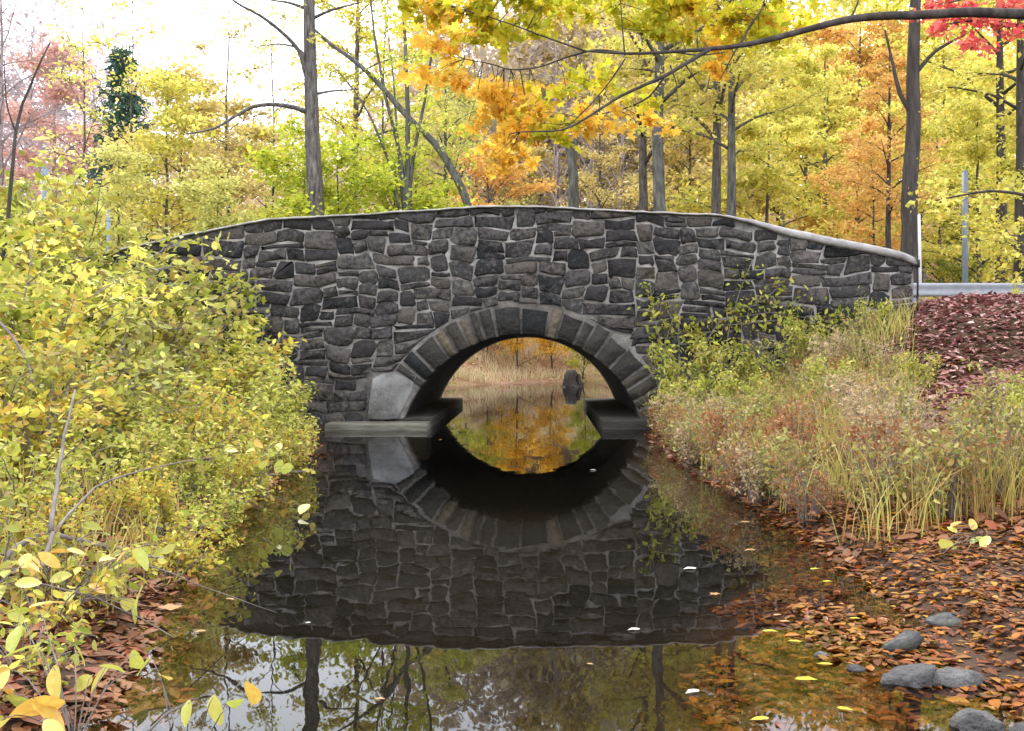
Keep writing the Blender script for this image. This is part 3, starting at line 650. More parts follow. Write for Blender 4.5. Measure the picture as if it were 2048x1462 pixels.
# tall straight forest trunks
for px, Y, k, s, c, bk, lb in (
    (712, 36, 'D2', .78, 'yellow', 'bark', 'slim straight grey trunk behind the bridge, beside the leaning stems'),
    (890, 42, 'D', .62, 'palelime', 'bark', 'slim grey trunk behind the lime-green saplings'),
    (1288, 37, 'D', .95, 'ochre', 'bark', 'tall grey trunk standing just behind the thick smooth trunk'),
    (1322, 30, 'D2', 1.02, 'yellow', 'bark_pale', 'thick smooth grey trunk rising behind the bridge crown'),
    (1432, 35, 'D', .9, 'yellow', 'bark', 'tall grey trunk paired with a slimmer pale trunk'),
    (1463, 31, 'D2', .78, 'yellow', 'bark_pale', 'slim pale grey trunk paired with a darker trunk'),
    (1650, 44, 'D2', .72, 'yellow', 'bark', 'slim lilac-grey trunk behind the sloping coping'),
    (1717, 38, 'D', .55, 'orange', 'bark', 'thin brown trunk behind the sloping coping'),
    (1778, 27, 'D2', .42, 'orange', 'bark_dark', 'thin dark trunk beside the thick dark trunk'),
    (2003, 31, 'D', .75, 'yellow', 'bark_dark', 'dark trunk behind the guard rail'),
    (2040, 27, 'D2', .72, 'yellow', 'bark_dark', 'dark trunk at the roadside beyond the guard rail'),
    (1200, 46, 'D2', .55, 'ochre', 'bark', 'thin grey trunk between the broken snag and twin trunks'),
    (1565, 52, 'D', .7, 'yellow', 'bark', 'thin dark trunk among the bright yellow trees'),
    (1890, 50, 'D2', .75, 'yellow', 'bark_dark', 'thin dark trunk between the two roadside posts'),
    (425, 46, 'D2', .5, 'ochre', 'bark', 'slim grey trunk among the ochre trees')):
    tree(k, px, Y, s, c, lb, bk, name='forest_tree')
# thick dark leaning trunk, custom
def custom_tree(name, label, Y, limbs, clusters, bark, leafm, leaf=.15, shape='kite', sc=.3, base=None, seed=0, extra_y=.8, twig_r=.006, sides=7, leafm2=None, front=1):
    """limbs: list of (pixel polyline, start px width, end px width[, dy]); clusters: (px,py,spread px,n)"""
    rng = np.random.RandomState(seed + 50); wd = MB(); allp = []
    for lm in limbs:
        pl, w0, w1 = lm[:3]; dy = lm[3] if len(lm) > 3 else 0
        k = len(pl); ys_ = Y + np.linspace(0, dy, k)
        pts = np.array([P(a_, b_, y) for (a_, b_), y in zip(pl, ys_)])
        # resample smooth
        t0 = np.arange(k); t1 = np.linspace(0, k - 1, max(4, (k - 1) * 3 + 1)); pts2 = np.stack([np.interp(t1, t0, pts[:, j]) for j in range(3)], 1)
        ker = pts2.copy(); ker[1:-1] = (pts2[:-2] + 2 * pts2[1:-1] + pts2[2:]) / 4
        ker[1:-1] += rng.normal(0, .008, (len(ker) - 2, 3)) * np.linalg.norm(np.diff(ker, axis=0), axis=1).mean()
        wd.tube(ker, np.linspace(w0, w1, len(ker)) / F * Y / 2, sides if w0 > 8 else 5); allp.append(ker)
    ap = np.concatenate(allp); lp = []; lp2 = []
    for cl5 in clusters:
        px, py, sp, n = cl5[:4]; tgt = lp2 if len(cl5) > 4 else lp
        yv = Y + rng.uniform(-extra_y * front, extra_y); c = P(px, py, yv); s = sp / F * Y
        j = np.argmin(np.linalg.norm(ap - c, axis=1) + np.abs(ap[:, 2] - c[2]) * .2)
        m_ = (ap[j] + c) / 2 + rng.normal(0, .04, 3); wd.tube([ap[j], m_, c], [twig_r, twig_r * .7, twig_r * .4], 4)
        for q in range(max(2, n // 14)):
            e = c + rng.normal(0, s, 3) * (1, 1, .6); wd.tube([c, (c + e) / 2 + rng.normal(0, s * .1, 3), e], [twig_r * .5, twig_r * .4, twig_r * .25], 3)
            kk = max(3, n // max(2, n // 14)); u = rng.uniform(.1, 1.15, kk)[:, None]
            tgt.append(c + (e - c) * u + rng.normal(0, s * .28, (kk, 3)) * (1, 1, .7))
    bp = base if base is not None else ap[np.argmin(ap[:, 2])]
    bp = np.array([bp[0], bp[1], gz(bp[0], bp[1])])
    t_ = thing(name, label, 'tree', tuple(bp))
    me = wd.mesh('trunk', [M[bark]], True); me.transform(__import__('mathutils').Matrix.Translation(-Vector(bp))); obj('trunk', me, t_)
    if lp:
        lm_ = leafmesh('crown', rng, np.concatenate(lp) - bp, leaf, M[leafm], shape=shape, up=.55, droop=.35); obj('crown', lm_, t_)
    if lp2:
        tag(obj('crown', leafmesh('crown', rng, np.concatenate(lp2) - bp, leaf, M[leafm2], shape=shape, up=.55, droop=.35), t_), 'orange turned leaves at the branch tips')
    return t_
rc = np.random.RandomState(77)
custom_tree('forest_tree', 'thick dark trunk leaning slightly beside the end of the wall', 25.5,
    [([(1815, 620), (1822, 470), (1818, 400), (1828, 250), (1826, 120), (1832, 0), (1836, -160), (1850, -400)], 40, 14),
     ([(1826, 230), (1800, 190), (1786, 130), (1770, 60)], 12, 4), ([(1828, 150), (1870, 100), (1930, 70)], 10, 4), ([(1834, -100), (1760, -200), (1700, -260)], 14, 5), ([(1836, -160), (1900, -260), (1960, -330)], 12, 5)],
    [(1830 + rc.normal(0, 130), rc.uniform(-420, 60), 45, 60) for _ in range(30)] + [(1800, 230, 20, 30), (1850, 210, 20, 30), (1835, 385, 30, 30), (1880, 400, 30, 40)], 'bark_dark', 'yellow', seed=1)
custom_tree('forest_tree', 'tall straight grey trunk with arching bare limbs behind the bridge', 27,
    [([(633, 640), (632, 420), (626, 300), (622, 180), (619, 60), (616, -100), (612, -300), (615, -480)], 37, 14),
     ([(620, 226), (585, 213), (540, 208), (505, 213), (470, 232), (430, 258), (375, 268)], 11, 3, -1.2),
     ([(612, 150), (600, 100), (560, 60), (520, 30), (470, 5), (420, -40)], 10, 3, -1), ([(614, 120), (598, 95), (560, 87), (520, 92)], 7, 2, .6),
     ([(622, 190), (660, 182), (720, 178)], 7, 2), ([(618, 40), (660, 20), (720, 5)], 8, 3), ([(618, 20), (580, 5), (540, 0)], 8, 3), ([(612, -200), (520, -280), (430, -330)], 14, 4), ([(614, -220), (700, -300), (800, -350)], 14, 4)],
    [(615 + rc.normal(0, 150), rc.uniform(-420, -60), 40, 26) for _ in range(22)] + [(380, 262, 30, 36), (430, 245, 26, 30), (620, 75, 14, 18), (612, 20, 12, 8), (330, 235, 28, 24), (545, 30, 16, 9), (400, 20, 30, 16), (440, 40, 22, 10)], 'bark', 'yellow', leaf=.13, seed=2)
custom_tree('leaning_tree', 'clump of thin pale stems leaning over the bridge with lime leaves', 30,
    [([(945, 470), (935, 400), (905, 340), (870, 285), (820, 240), (770, 180), (715, 125), (660, 88), (630, 60)], 19, 6),
     ([(812, 470), (815, 330), (816, 230), (812, 120), (806, 0), (800, -150)], 13, 4), ([(812, 470), (805, 330), (770, 190), (750, 80), (735, -60)], 10, 3),
     ([(808, 470), (782, 330), (740, 230), (705, 175)], 8, 3), ([(816, 470), (824, 320), (850, 200), (870, 60), (875, -80)], 9, 3), ([(812, 470), (795, 300), (790, 180), (775, 60)], 7, 2)],
    [(rc.uniform(745, 870), rc.uniform(-60, 240), 26, 26) for _ in range(34)] + [(rc.uniform(700, 950), rc.uniform(230, 360), 28, 30) for _ in range(16)], 'bark_pale', 'lime', leaf=.13, seed=3)
custom_tree('broken_snag', 'short broken pale dead trunk behind the bridge crown', 34,
    [([(1147, 520), (1147, 400), (1146, 340), (1140, 300), (1132, 265)], 25, 15), ([(1146, 330), (1152, 290), (1151, 272)], 12, 8)], [], 'bark_pale', 'yellow', seed=4)

# far-off wood, one mass on each flank of the hill
def far_mass(name, label, mat, seed, xr, yr, ncr, per, leaf, hr):
    rng = np.random.RandomState(seed); pts = []
    for k in range(ncr):
        y = rng.uniform(*yr); x = rng.uniform(*xr) * y / yr[0]; z = ground(np.array([x]), np.array([y]))[0]
        H = rng.uniform(*hr); rad = rng.uniform(2.2, 4.2)
        u = rng.normal(0, 1, (per, 3)); u /= np.linalg.norm(u, axis=1)[:, None]; u *= (rng.uniform(.25, 1, per) ** .5)[:, None]
        lump = 1 + .3 * np.sin(u[:, :1] * 5 + k) * np.cos(u[:, 1:2] * 4 + u[:, 2:] * 5)
        pts.append(np.array([x, y, z + H * .55]) + u * lump * (rad, rad, H * .48))
    tag(obj(name, leafmesh(name, rng, np.concatenate(pts), leaf, M[mat], up=.5)), label, 'woodland', kind='stuff')
far_mass('distant_woodland', 'hazy lilac and tan distant wood on the left hillside', 'wood_far_pink', 21, (-28, -3), (68, 115), 80, 330, .5, (8, 15))
far_mass('distant_woodland', 'pale lilac leafless wood behind the salmon-pink tree', 'wood_far_lilac', 25, (-52, -29), (72, 105), 75, 360, .42, (17, 27))
far_mass('distant_woodland', 'pinkish distant wood on the hillside above the arch', 'wood_far_pink', 22, (-9, 10), (64, 105), 110, 460, .5, (15, 25))
far_mass('distant_woodland', 'yellow and orange distant wood filling the hillside beyond the road', 'wood_far_yellow', 23, (7, 42), (64, 110), 120, 420, .5, (16, 27))

# ------------------------------------------------------------------ overhanging maple
limb = [([(2330, 620), (2320, 400), (2310, 200), (2330, 20), (2345, -200), (2330, -500)], 60, 26),
        ([(2315, 130), (2220, 60), (2100, 30), (2035, 28), (1940, 24), (1850, 30), (1760, 32), (1700, 38), (1640, 52), (1560, 74), (1480, 92), (1420, 98), (1350, 103), (1260, 108), (1170, 102)], 26, 4),
        ([(1420, 98), (1370, 128), (1330, 152), (1285, 172), (1240, 192), (1195, 222), (1150, 250), (1120, 262), (1040, 264)], 9, 2.5, -.4),
        ([(1260, 108), (1190, 98), (1130, 115), (1080, 135), (1020, 141), (985, 128), (930, 118)], 5, 2, .4), ([(1330, 152), (1300, 195), (1250, 218), (1200, 228)], 5, 2, .5),
        ([(1250, 118), (1215, 170), (1185, 205), (1140, 250), (1125, 262)], 4, 2, -.3), ([(1480, 92), (1500, 50), (1525, 20), (1535, -30)], 6, 2.5), ([(1250, 110), (1245, 60), (1240, -20)], 4, 2),
        ([(1475, 94), (1455, 130), (1440, 160)], 4, 1.5), ([(1340, 130), (1353, 165), (1355, 205)], 3.5, 1.5), ([(1350, 104), (1400, 112), (1450, 104)], 4, 2), ([(1420, 150), (1412, 190), (1395, 165), (1370, 128)], 2, 3),
        ([(1170, 102), (1080, 70), (1000, 40), (930, 20)], 4, 2, .3), ([(1700, 38), (1715, 10), (1725, -40)], 5, 2), ([(2330, -100), (2200, -200), (2050, -300), (1850, -330)], 20, 5, -1), ([(2340, -200), (2480, -330), (2600, -360)], 20, 6),
        ([(2330, -60), (2100, -150), (1800, -140), (1500, -120), (1200, -80), (1000, -40)], 22, 4, .8)]
cl = []
for x0, x1, y0, y1, n, og in ((960, 1560, -60, 70, 60, 0), (850, 990, -20, 150, 17, 1), (880, 1000, 0, 120, 8, 0), (910, 1080, 150, 250, 15, 1), (1040, 1140, 200, 270, 5, 0), (980, 1070, 240, 335, 9, 1), (1100, 1330, 140, 240, 6, 0), (1120, 1300, 180, 280, 7, 1), (1300, 1560, 10, 100, 14, 0),
        (1510, 1560, 0, 60, 3, 1), (1420, 1480, 100, 150, 2, 1), (1560, 2060, -70, 0, 9, 0), (1800, 2500, -380, -200, 16, 0), (760, 860, -30, 30, 3, 0)):
    cl += [(rc.uniform(x0, x1), rc.uniform(y0, y1), 34, 40) + ((1,) if og else ()) for _ in range(n)]
custom_tree('overhanging_maple', 'maple whose long dark limb reaches over the stream with orange and yellow leaves', 10.5, limb, cl, 'bark_dark', 'maple', leaf=.088, shape='maple', seed=6, leafm2='flame', front=-.12, extra_y=.9, twig_r=.005, sides=9)
custom_tree('red_maple', 'red-leaved branch tips of a tree beside the road end', 19,
    [([(2200, 560), (2190, 300), (2200, 60), (2190, -200)], 40, 18), ([(2195, 150), (2120, 80), (2040, 50), (1950, 40), (1880, 50)], 12, 3), ([(2195, 0), (2080, -30), (1960, -10), (1900, 5)], 12, 3)],
    [(rc.uniform(1850, 2060), rc.uniform(-30, 90), 24, 34) for _ in range(20)] + [(rc.uniform(2060, 2300), rc.uniform(-250, 60), 40, 30) for _ in range(14)], 'bark_dark', 'red', leaf=.12, shape='maple', seed=7)
custom_tree('yellow_sapling', 'golden leaved branch reaching out above the guard rail', 17.5,
    [([(2160, 640), (2150, 500), (2120, 430), (2060, 390), (1980, 380), (1900, 395), (1850, 405)], 12, 2, -.5), ([(2150, 520), (2090, 480), (2020, 470)], 6, 2)],
    [(rc.uniform(1850, 2080), 395 + rc.normal(0, 22), 24, 26) for _ in range(10)] + [(rc.uniform(2020, 2100), rc.uniform(430, 640), 24, 30) for _ in range(9)], 'bark_dark', 'yellow', leaf=.1, shape='maple', seed=8)

# ------------------------------------------------------------------ shrubs on the near banks
SH = [gen_shrub(31, nleaf=1500, leaf=.088), gen_shrub(32, stems=14, nleaf=1700, leaf=.08), gen_shrub(33, h=1.4, r=1.15, nleaf=1600, leaf=.08), gen_shrub(34, h=1.6, r=.9, nleaf=1300, leaf=.095)]
SHS = [gen_shrub(35, h=.5, r=.38, stems=9, nleaf=260, leaf=.055, sc=.03, wr=.004), gen_shrub(36, h=.5, r=.42, stems=8, nleaf=200, leaf=.065, sc=.03, wr=.004)]
def shrub(x, y, h, v, m, label, group=None, wide=1.0, name='shrub'):
    s = h / 1.5; return place(name, SH[v], ('stems', 'foliage'), (M['twig'], M[m]), label, 'shrub', x, y, (s * wide, s * wide, s), (x * 7 + y * 3) % 6.28, group)
left = [(-4.4, 15.1, 1.75, 0, 'shrub', 'pale yellow-green shrub pressed against the wall left of the cement patch'), (-5.7, 15.6, 2.3, 1, 'shrub', 'tall yellow-green shrub covering the low end of the wall'),
  (-7.2, 15.2, 2.6, 2, 'shrub', 'large yellow-green shrub beyond the low wall end'), (-8.6, 15.6, 2.7, 3, 'shrub', 'large pale shrub below the blue-grey pole'), (-4.0, 13.3, 1.3, 1, 'shrub', 'rounded pale green shrub in front of the wall'),
  (-5.2, 13.0, 1.9, 3, 'shrub2', 'olive-brown thinning shrub in front of the low wall end'), (-6.5, 12.6, 2.3, 0, 'shrub', 'tall yellow-green shrub around the golden sapling'), (-3.6, 11.6, 1.05, 2, 'shrub', 'low pale green shrub arching over the dark water near the footing'),
  (-4.7, 11.0, 1.6, 0, 'shrub2', 'olive shrub with brown gaps in the middle of the thicket'), (-5.7, 10.6, 2.0, 1, 'shrub', 'tall yellow-green shrub behind the pale crossing twigs'), (-3.3, 9.8, .95, 3, 'shrub3', 'low golden-green shrub above the pointed-leaf plant'),
  (-4.2, 9.2, 1.35, 2, 'shrub2', 'olive shrub beside the pale crossing twigs'), (-5.0, 8.9, 1.55, 0, 'shrub3', 'golden-green shrub under the pale crossing twigs'), (-2.95, 8.2, .8, 1, 'shrub', 'small pale shrub overhanging the water before the bridge'),
  (-3.8, 7.6, 1.05, 3, 'shrub3', 'golden shrub behind the forked fallen branch'), (-2.7, 6.9, .6, 0, 'shrub3', 'low golden shrub at the water beyond the forked branch'), (-3.3, 6.3, .85, 2, 'shrub', 'pale shrub just behind the forked fallen branch'),
  (-2.75, 5.5, .55, 1, 'shrub3', 'small golden shrub under the forked fallen branch'), (-7.6, 13.4, 2.3, 1, 'shrub3', 'tall golden shrub at the foot of the leaning bare sapling'),
  (-4.15, 15.9, .9, 2, 'shrub', 'small yellow-green shrub over the end of the concrete ledge'), (-3.75, 14.3, .8, 3, 'shrub', 'low pale shrub on the bank beside the concrete ledge'), (-3.35, 12.8, .7, 0, 'shrub', 'low pale shrub leaning over the ledge reflection'),
  (-2.8, 10.8, .62, 1, 'shrub3', 'knee-high golden shrub trailing in the water'), (-3.9, 10.2, 1.1, 1, 'shrub', 'pale shrub between the olive shrub and the water'), (-4.6, 14.1, 1.5, 2, 'shrub3', 'golden-green shrub just in front of the shrub on the wall'),
  (-6.6, 14.3, 2.1, 3, 'shrub2', 'olive shrub behind the golden sapling'), (-4.4, 8.0, 1.25, 1, 'shrub2', 'olive shrub at the base of the pale crossing twigs'), (-3.5, 8.9, .85, 0, 'shrub', 'low pale shrub behind the pointed-leaf plant'),
  (-2.75, 9.6, .62, 3, 'shrub', 'loose pale shrub spilling over the dark water'), (-2.6, 8.5, .6, 1, 'shrub3', 'loose golden shrub spilling over the dark water'), (-2.45, 7.5, .52, 2, 'shrub', 'low loose shrub trailing by the floating tan leaf'),
  (-2.2, 6.2, .45, 0, 'shrub3', 'low golden sprays beside the floating tan leaf'), (-2.95, 11.9, .7, 1, 'shrub', 'pale sprays reaching out beside the concrete ledge reflection')]
for x, y, h, v, m, lb in left:
    shrub(x, y, h, v, m, lb, 'shrubs of the waterside thicket', 1.05)
for k_, (x, y, h, v, m) in enumerate([(-2.25, 4.5, .42, 0, 'shrub3'), (-2.0, 3.9, .34, 2, 'shrub'), (-2.3, 5.1, .45, 3, 'shrub'), (-2.5, 4.0, .5, 1, 'shrub2'), (-1.95, 3.4, .3, 3, 'shrub3'), (-2.65, 4.9, .6, 0, 'shrub2'), (-2.2, 5.9, .4, 2, 'shrub3'), (-2.45, 6.6, .4, 1, 'shrub')]):
    place('seedling_shrub', SHS[v % 2], ('stems', 'foliage'), (M['twig'], M[m]), {'shrub': 'small pale green', 'shrub2': 'small olive', 'shrub3': 'small golden'}[m] + ' ankle-high plant among fallen leaves near the forked branch', 'plant', x, y, h / .5, k_ * 1.7, 'ankle-high plants: ' + {'shrub': 'pale', 'shrub2': 'olive', 'shrub3': 'golden'}[m])
bx_ = gen_shrub(38, h=2.2, r=.9, stems=7, nleaf=520, leaf=.1, shape='maple', tw=4, sc=.1)
place('yellow_sapling', bx_, ('stems', 'foliage'), (M['bark_dark'], M['yellow']), 'slender sapling with bright golden leaves above the thicket', 'sapling', -5.6, 11.8, 1.05, 1, group='golden saplings')
place('yellow_sapling', bx_, ('stems', 'foliage'), (M['bark_dark'], M['yellow']), 'slender sapling with golden leaves against the low wall end', 'sapling', -5.3, 14.0, .95, 3)
# right bank: weeds, dry grass, small shrubs against the wall
RW = gen_shrub(41, h=1.0, r=.45, stems=16, nleaf=900, leaf=.06, tw=3, sc=.035, wr=.006, up=.3)
RW2 = gen_shrub(42, h=1.1, r=.4, stems=18, nleaf=700, leaf=.05, tw=4, sc=.03, wr=.006, up=.2)
wl = []
for yv in np.arange(6.9, 16.3, .62):
    for xv in np.arange(1.95, 6.6, .62):
        x_, y_2 = xv + rc.normal(0, .16), yv + rc.normal(0, .16)
        if chan_d(np.array([x_]), np.array([y_2]))[0] > .12 and not (y_2 > 10 and x_ > .335 * y_2 + .35) and x_ < .56 * y_2: wl.append((x_, y_2))
wm_ = ('weed', 'shrub2', 'weedrust', 'weed', 'shrub2', 'weedtan', 'weed', 'weedrust', 'weedtan')
wlb = {'weed': ('olive and straw coloured weed clump on the grassy bank', 'straw weed clumps'), 'weedrust': ('rusty brown dried weed clump on the grassy bank', 'rusty weed clumps'), 'weedtan': ('bleached tan weed clump on the grassy bank', 'tan weed clumps'), 'shrub2': ('leafy green weed clump on the grassy bank', 'green weed clumps')}
for i, (x, y) in enumerate(wl):
    k = wm_[(i * 7 + i // 5) % 9]; dd = chan_d(np.array([x]), np.array([y]))[0]
    zn = 'against the foot of the wall' if y > 14.6 else 'along the water edge near the right footing' if dd < .75 and y > 10.5 else 'overhanging the leafy stream margin' if dd < .9 or y < 7.6 else 'bordering the red leaf slope' if x > .33 * y - .2 else 'in the middle of the grassy bank'
    place('weed_clump', (RW, RW2)[i % 2], ('stems', 'foliage'), (M['twig'], M[k]), wlb[k][0].replace('on the grassy bank', zn), 'weeds', x, y, rc.uniform(.45, .8), i * 1.3, wlb[k][1] + ' ' + zn)
for i, yv in enumerate(np.arange(7.6, 15.6, .55)):
    x_ = float(np.interp(yv, CH[:, 1], CH[:, 0] + CH[:, 2])) + rc.uniform(-.02, .22); k = ('weedrust', 'weed', 'weedtan', 'weedrust', 'shrub2')[i % 5]
    place('weed_clump', (RW2, RW)[i % 2], ('stems', 'foliage'), (M['twig'], M[k]), {'weedrust': 'dark rusty weed clump', 'weed': 'olive weed clump', 'weedtan': 'bleached tan weed clump', 'shrub2': 'leafy green weed clump'}[k] + ' drooping over the dark water below the wall', 'weeds', x_, yv, rc.uniform(.5, .75), i * 2.1, 'drooping weeds: ' + k.replace('shrub2', 'green').replace('weed', 'weed ').strip())
for x, y, h, lb in ((2.45, 16.0, 1.6, 'tall yellow-green shrub against the wall right of the arch'), (3.4, 16.2, 1.35, 'yellow-green shrub under the low spreading vine'), (4.3, 16.3, 1.2, 'yellow-green shrub under the thin vine on the wall'), (5.4, 16.3, .85, 'yellow-green shrub at the foot of the wall end'),
        (2.1, 14.6, .95, 'small lime shrub by the waterside footing'), (2.8, 14.2, 1.0, 'rounded yellow-green shrub on the bank before the arch'), (3.9, 13.6, .9, 'yellow-green shrub in the middle of the grassy bank'), (5.0, 13.3, .7, 'low yellow-green shrub below the red leaf slope'), (4.1, 8.3, .7, 'low yellow-green shrub above the leafy margin')):
    shrub(x, y, h, 1, 'shrub', lb, wide=.8)
# vines on the wall
def vine(label, pts, n, seed):
    rng = np.random.RandomState(seed); wd = MB(); Y = BY0 - .06; lp = []
    for pl in pts:
        c = np.array([P(a_, b_, Y) for a_, b_ in pl]); wd.tube(c, np.linspace(.012, .004, len(c)), 4)
        u = rng.uniform(0, len(c) - 1, n); a0 = np.clip(u.astype(int), 0, len(c) - 2); q = c[a0] + (c[a0 + 1] - c[a0]) * (u - a0)[:, None] + rng.normal(0, .11, (n, 3)) * (1, .25, 1)
        q[:, 1] = np.minimum(q[:, 1], Y + .01); lp.append(q)
    b = P(*pts[0][0], Y); b[2] = gz(b[0], b[1]); t_ = thing('climbing_vine', label, 'vine', tuple(b))
    me = wd.mesh('stems', [M['twig']]); me.transform(__import__('mathutils').Matrix.Translation(-Vector(b))); obj('stems', me, t_)
    obj('foliage', leafmesh('foliage', rng, np.concatenate(lp) - b, .085, M['shrub'], shape='oval', up=.1), t_)
vine('yellow vine climbing the wall just right of the arch ring', [[(1320, 800), (1325, 700), (1305, 620), (1300, 565)], [(1325, 700), (1345, 640), (1320, 590)]], 120, 61)
vine('thin green vine climbing high on the wall under the sloping coping', [[(1440, 760), (1460, 650), (1480, 580), (1505, 520)], [(1470, 620), (1530, 600), (1570, 560)], [(1460, 650), (1560, 640), (1600, 600)]], 80, 62)
vine('leafy green vine spreading low on the wall', [[(1390, 800), (1400, 700), (1440, 640), (1540, 625), (1640, 640)], [(1400, 700), (1380, 650)]], 190, 63)
vine('yellow-green vine near the end of the wall', [[(1690, 780), (1680, 690), (1660, 640), (1690, 630)], [(1680, 700), (1640, 670), (1600, 690)]], 190, 64)

# grass as uncountable stuff
def grass(name, label, mat, seed, xy, hgt, wdt):
    rng = np.random.RandomState(seed); n = len(xy); z = ground(xy[:, 0], xy[:, 1]) - .02; h = hgt * rng.uniform(.5, 1.25, n)
    az = rng.uniform(0, 6.283, n); ln = h * rng.uniform(.1, .7, n); sd = rng.uniform(0, 6.283, n)
    D = np.stack([np.cos(az), np.sin(az), 0 * az], 1); B = np.stack([np.cos(sd), np.sin(sd), 0 * az], 1)
    base = np.stack([xy[:, 0], xy[:, 1], z], 1); rows = []
    for u, wv in ((0, 1), (.4, .85), (.75, .55), (1, 0)):
        c = base + D * (ln * u ** 2)[:, None]; c[:, 2] += h * (u - .25 * u ** 3 * ln / h)
        rows += [c + B * wdt * wv / 2, c - B * wdt * wv / 2] if wv else [c]
    V = np.stack(rows, 1); o = (np.arange(n) * 7)[:, None]
    f4 = np.concatenate([o + np.array([(0, 1, 3, 2)]), o + np.array([(2, 3, 5, 4)])]); f3 = o + np.array([(4, 5, 6)])
    tag(obj(name, mk_mesh(name, V.reshape(-1, 3), [f4, f3], [M[mat]])), label, 'grass', kind='stuff')
def scatter(seed, n, xr, yr, cond):
    rng = np.random.RandomState(seed); x = rng.uniform(*xr, n); y = rng.uniform(*yr, n); k = cond(x, y); return np.stack([x[k], y[k]], 1)
cl_ = lambda x, y: np.sin(2.1 * x + 1.3 * y) * np.sin(1.7 * y - 1.1 * x + 1)
grass('dry_grass', 'tall straw coloured dry grass on the bank below the wall end', 'grass', 71, scatter(71, 17000, (1.6, 8), (6.4, 16.7), lambda x, y: (chan_d(x, y) > .05) & (cl_(x, y) > -.55) & ~((x > .36 * y + .2) & (y > 8.5))), .56, .0075)
grass('waterside_grass', 'thin dry grass among the shrubs along the water', 'grass', 72, scatter(72, 9000, (-8, -1.6), (4.5, 16.5), lambda x, y: (chan_d(x, y) > .05) & (y < 14.6)), .4, .01)
grass('meadow_grass', 'pale grass on the far bank seen through the arch', 'grasspale', 73, scatter(73, 42000, (-9, 9), (24.5, 54), lambda x, y: (chan_d(x, y) > .1) & (cl_(x * .6, y * .6) > -.4)), .42, .03)

# leaf litter
def litter(name, label, mat, seed, xy, size, zoff=.012, up=2.2, shape='oval', zmin=-9):
    rng = np.random.RandomState(seed); z = np.maximum(ground(xy[:, 0], xy[:, 1]), zmin) + zoff + rng.uniform(0, .02, len(xy))
    V, f = leaves(rng, np.column_stack([xy, z]), size, up=up, shape=shape)
    tag(obj(name, mk_mesh(name, V, f, [M[mat]])), label, 'fallen leaves', kind='stuff')
litter('leaf_litter', 'carpet of red-brown fallen leaves on the slope beside the wall end', 'litter_red', 81, scatter(81, 34000, (3.5, 14), (10, 18.4), lambda x, y: (x > .40 * y - .45)), .095)
litter('leaf_litter', 'orange and brown leaves covering the shallow stream margin', 'litter_orange', 82, scatter(82, 30000, (.2, 4.6), (2.6, 8.6), lambda x, y: (ground(x, y) > -.13 + .06 * np.sin(5 * x + 3 * y)) & (ground(x, y) < .4)), .056, -.004, 4.5)
litter('leaf_litter', 'brown fallen leaves under the thicket on the bank', 'litter_brown', 83, scatter(83, 15000, (-6, -1.2), (2.6, 14), lambda x, y: (ground(x, y) > -.12)), .08)
litter('leaf_litter', 'dense dark brown and rust leaves around the forked fallen branch', 'litter_brown', 86, scatter(86, 9000, (-3.4, -1.2), (2.6, 6.5), lambda x, y: (ground(x, y) > -.1)), .055, .004, 3)
litter('leaf_litter', 'tan fallen leaves on the ground beyond the bridge', 'litter_tan', 84, scatter(84, 12000, (-14, 14), (24, 56), lambda x, y: (chan_d(x, y) > .1)), .16)
litter('leaf_litter', 'brown fallen leaves along the grassy bank', 'litter_brown', 85, scatter(85, 7000, (1.6, 6), (6.2, 16), lambda x, y: (chan_d(x, y) > -.1)), .085)

# ------------------------------------------------------------------ individual small things
def flat_leaf(seed, shape='maple', size=1.0):
    rng = np.random.RandomState(seed); tp, tf = TPL[shape]; V = tp * size; V = V + rng.normal(0, .025, V.shape) * (1, 1, .8); V[:, 0] -= .5; V[:, 2] -= V[:, 2].min() - .01
    return mk_mesh('floating_leaf', V, tf, [M['leaf_white']])
FL = [flat_leaf(1, 'oval'), flat_leaf(2, 'maple'), flat_leaf(3, 'oval')]
def floater(px, py, wpx, m, label, group=None, v=0):
    Y = F * CAMZ / (py - VY); x = PX(px, Y); s = wpx / F * Y * 1.0
    o = obj('floating_leaf', FL[v], None, (x, Y, max(.004, gz(x, Y) + .012)), M[m]); o.scale = (s, s, s * .5); o.rotation_euler = (0, 0, rc.uniform(-.5, .5) + (3.14 if rc.rand() < .5 else 0))
    tag(o, label, 'leaf', group)
floater(1385, 1386, 36, 'leaf_white', 'largest bleached white leaf floating over the trunk reflections')
floater(1380, 1139, 30, 'leaf_white', 'small bleached white leaf floating in the dark bridge reflection', 'white floating leaves')
floater(1268, 1261, 28, 'leaf_white', 'small bleached white leaf floating in the dark bridge reflection', 'white floating leaves')
floater(616, 1247, 12, 'leaf_white', 'small bleached white leaf floating in the dark bridge reflection', 'white floating leaves')
floater(1186, 941, 14, 'leaf_white', 'tiny white leaf floating inside the arch reflection')
floater(1428, 1190, 24, 'leaf_tan', 'single orange-tan leaf floating in the dark bridge reflection', v=1)
floater(330, 1218, 60, 'leaf_tan', 'large tan leaf floating at the edge of the thicket', v=1)
for px, py, s, v in ((1612, 1362, 50, 0), (1520, 1440, 44, 2), (1655, 1165, 24, 0), (1540, 1265, 34, 0), (1590, 1285, 30, 0), (1630, 1140, 26, 0), (1710, 1240, 24, 0), (1650, 1330, 34, 2), (1690, 1420, 36, 2)):
    floater(px, py, s, 'leaf_gold', 'yellow leaf lying on the shallow leafy margin', 'yellow leaves on the margin', v)
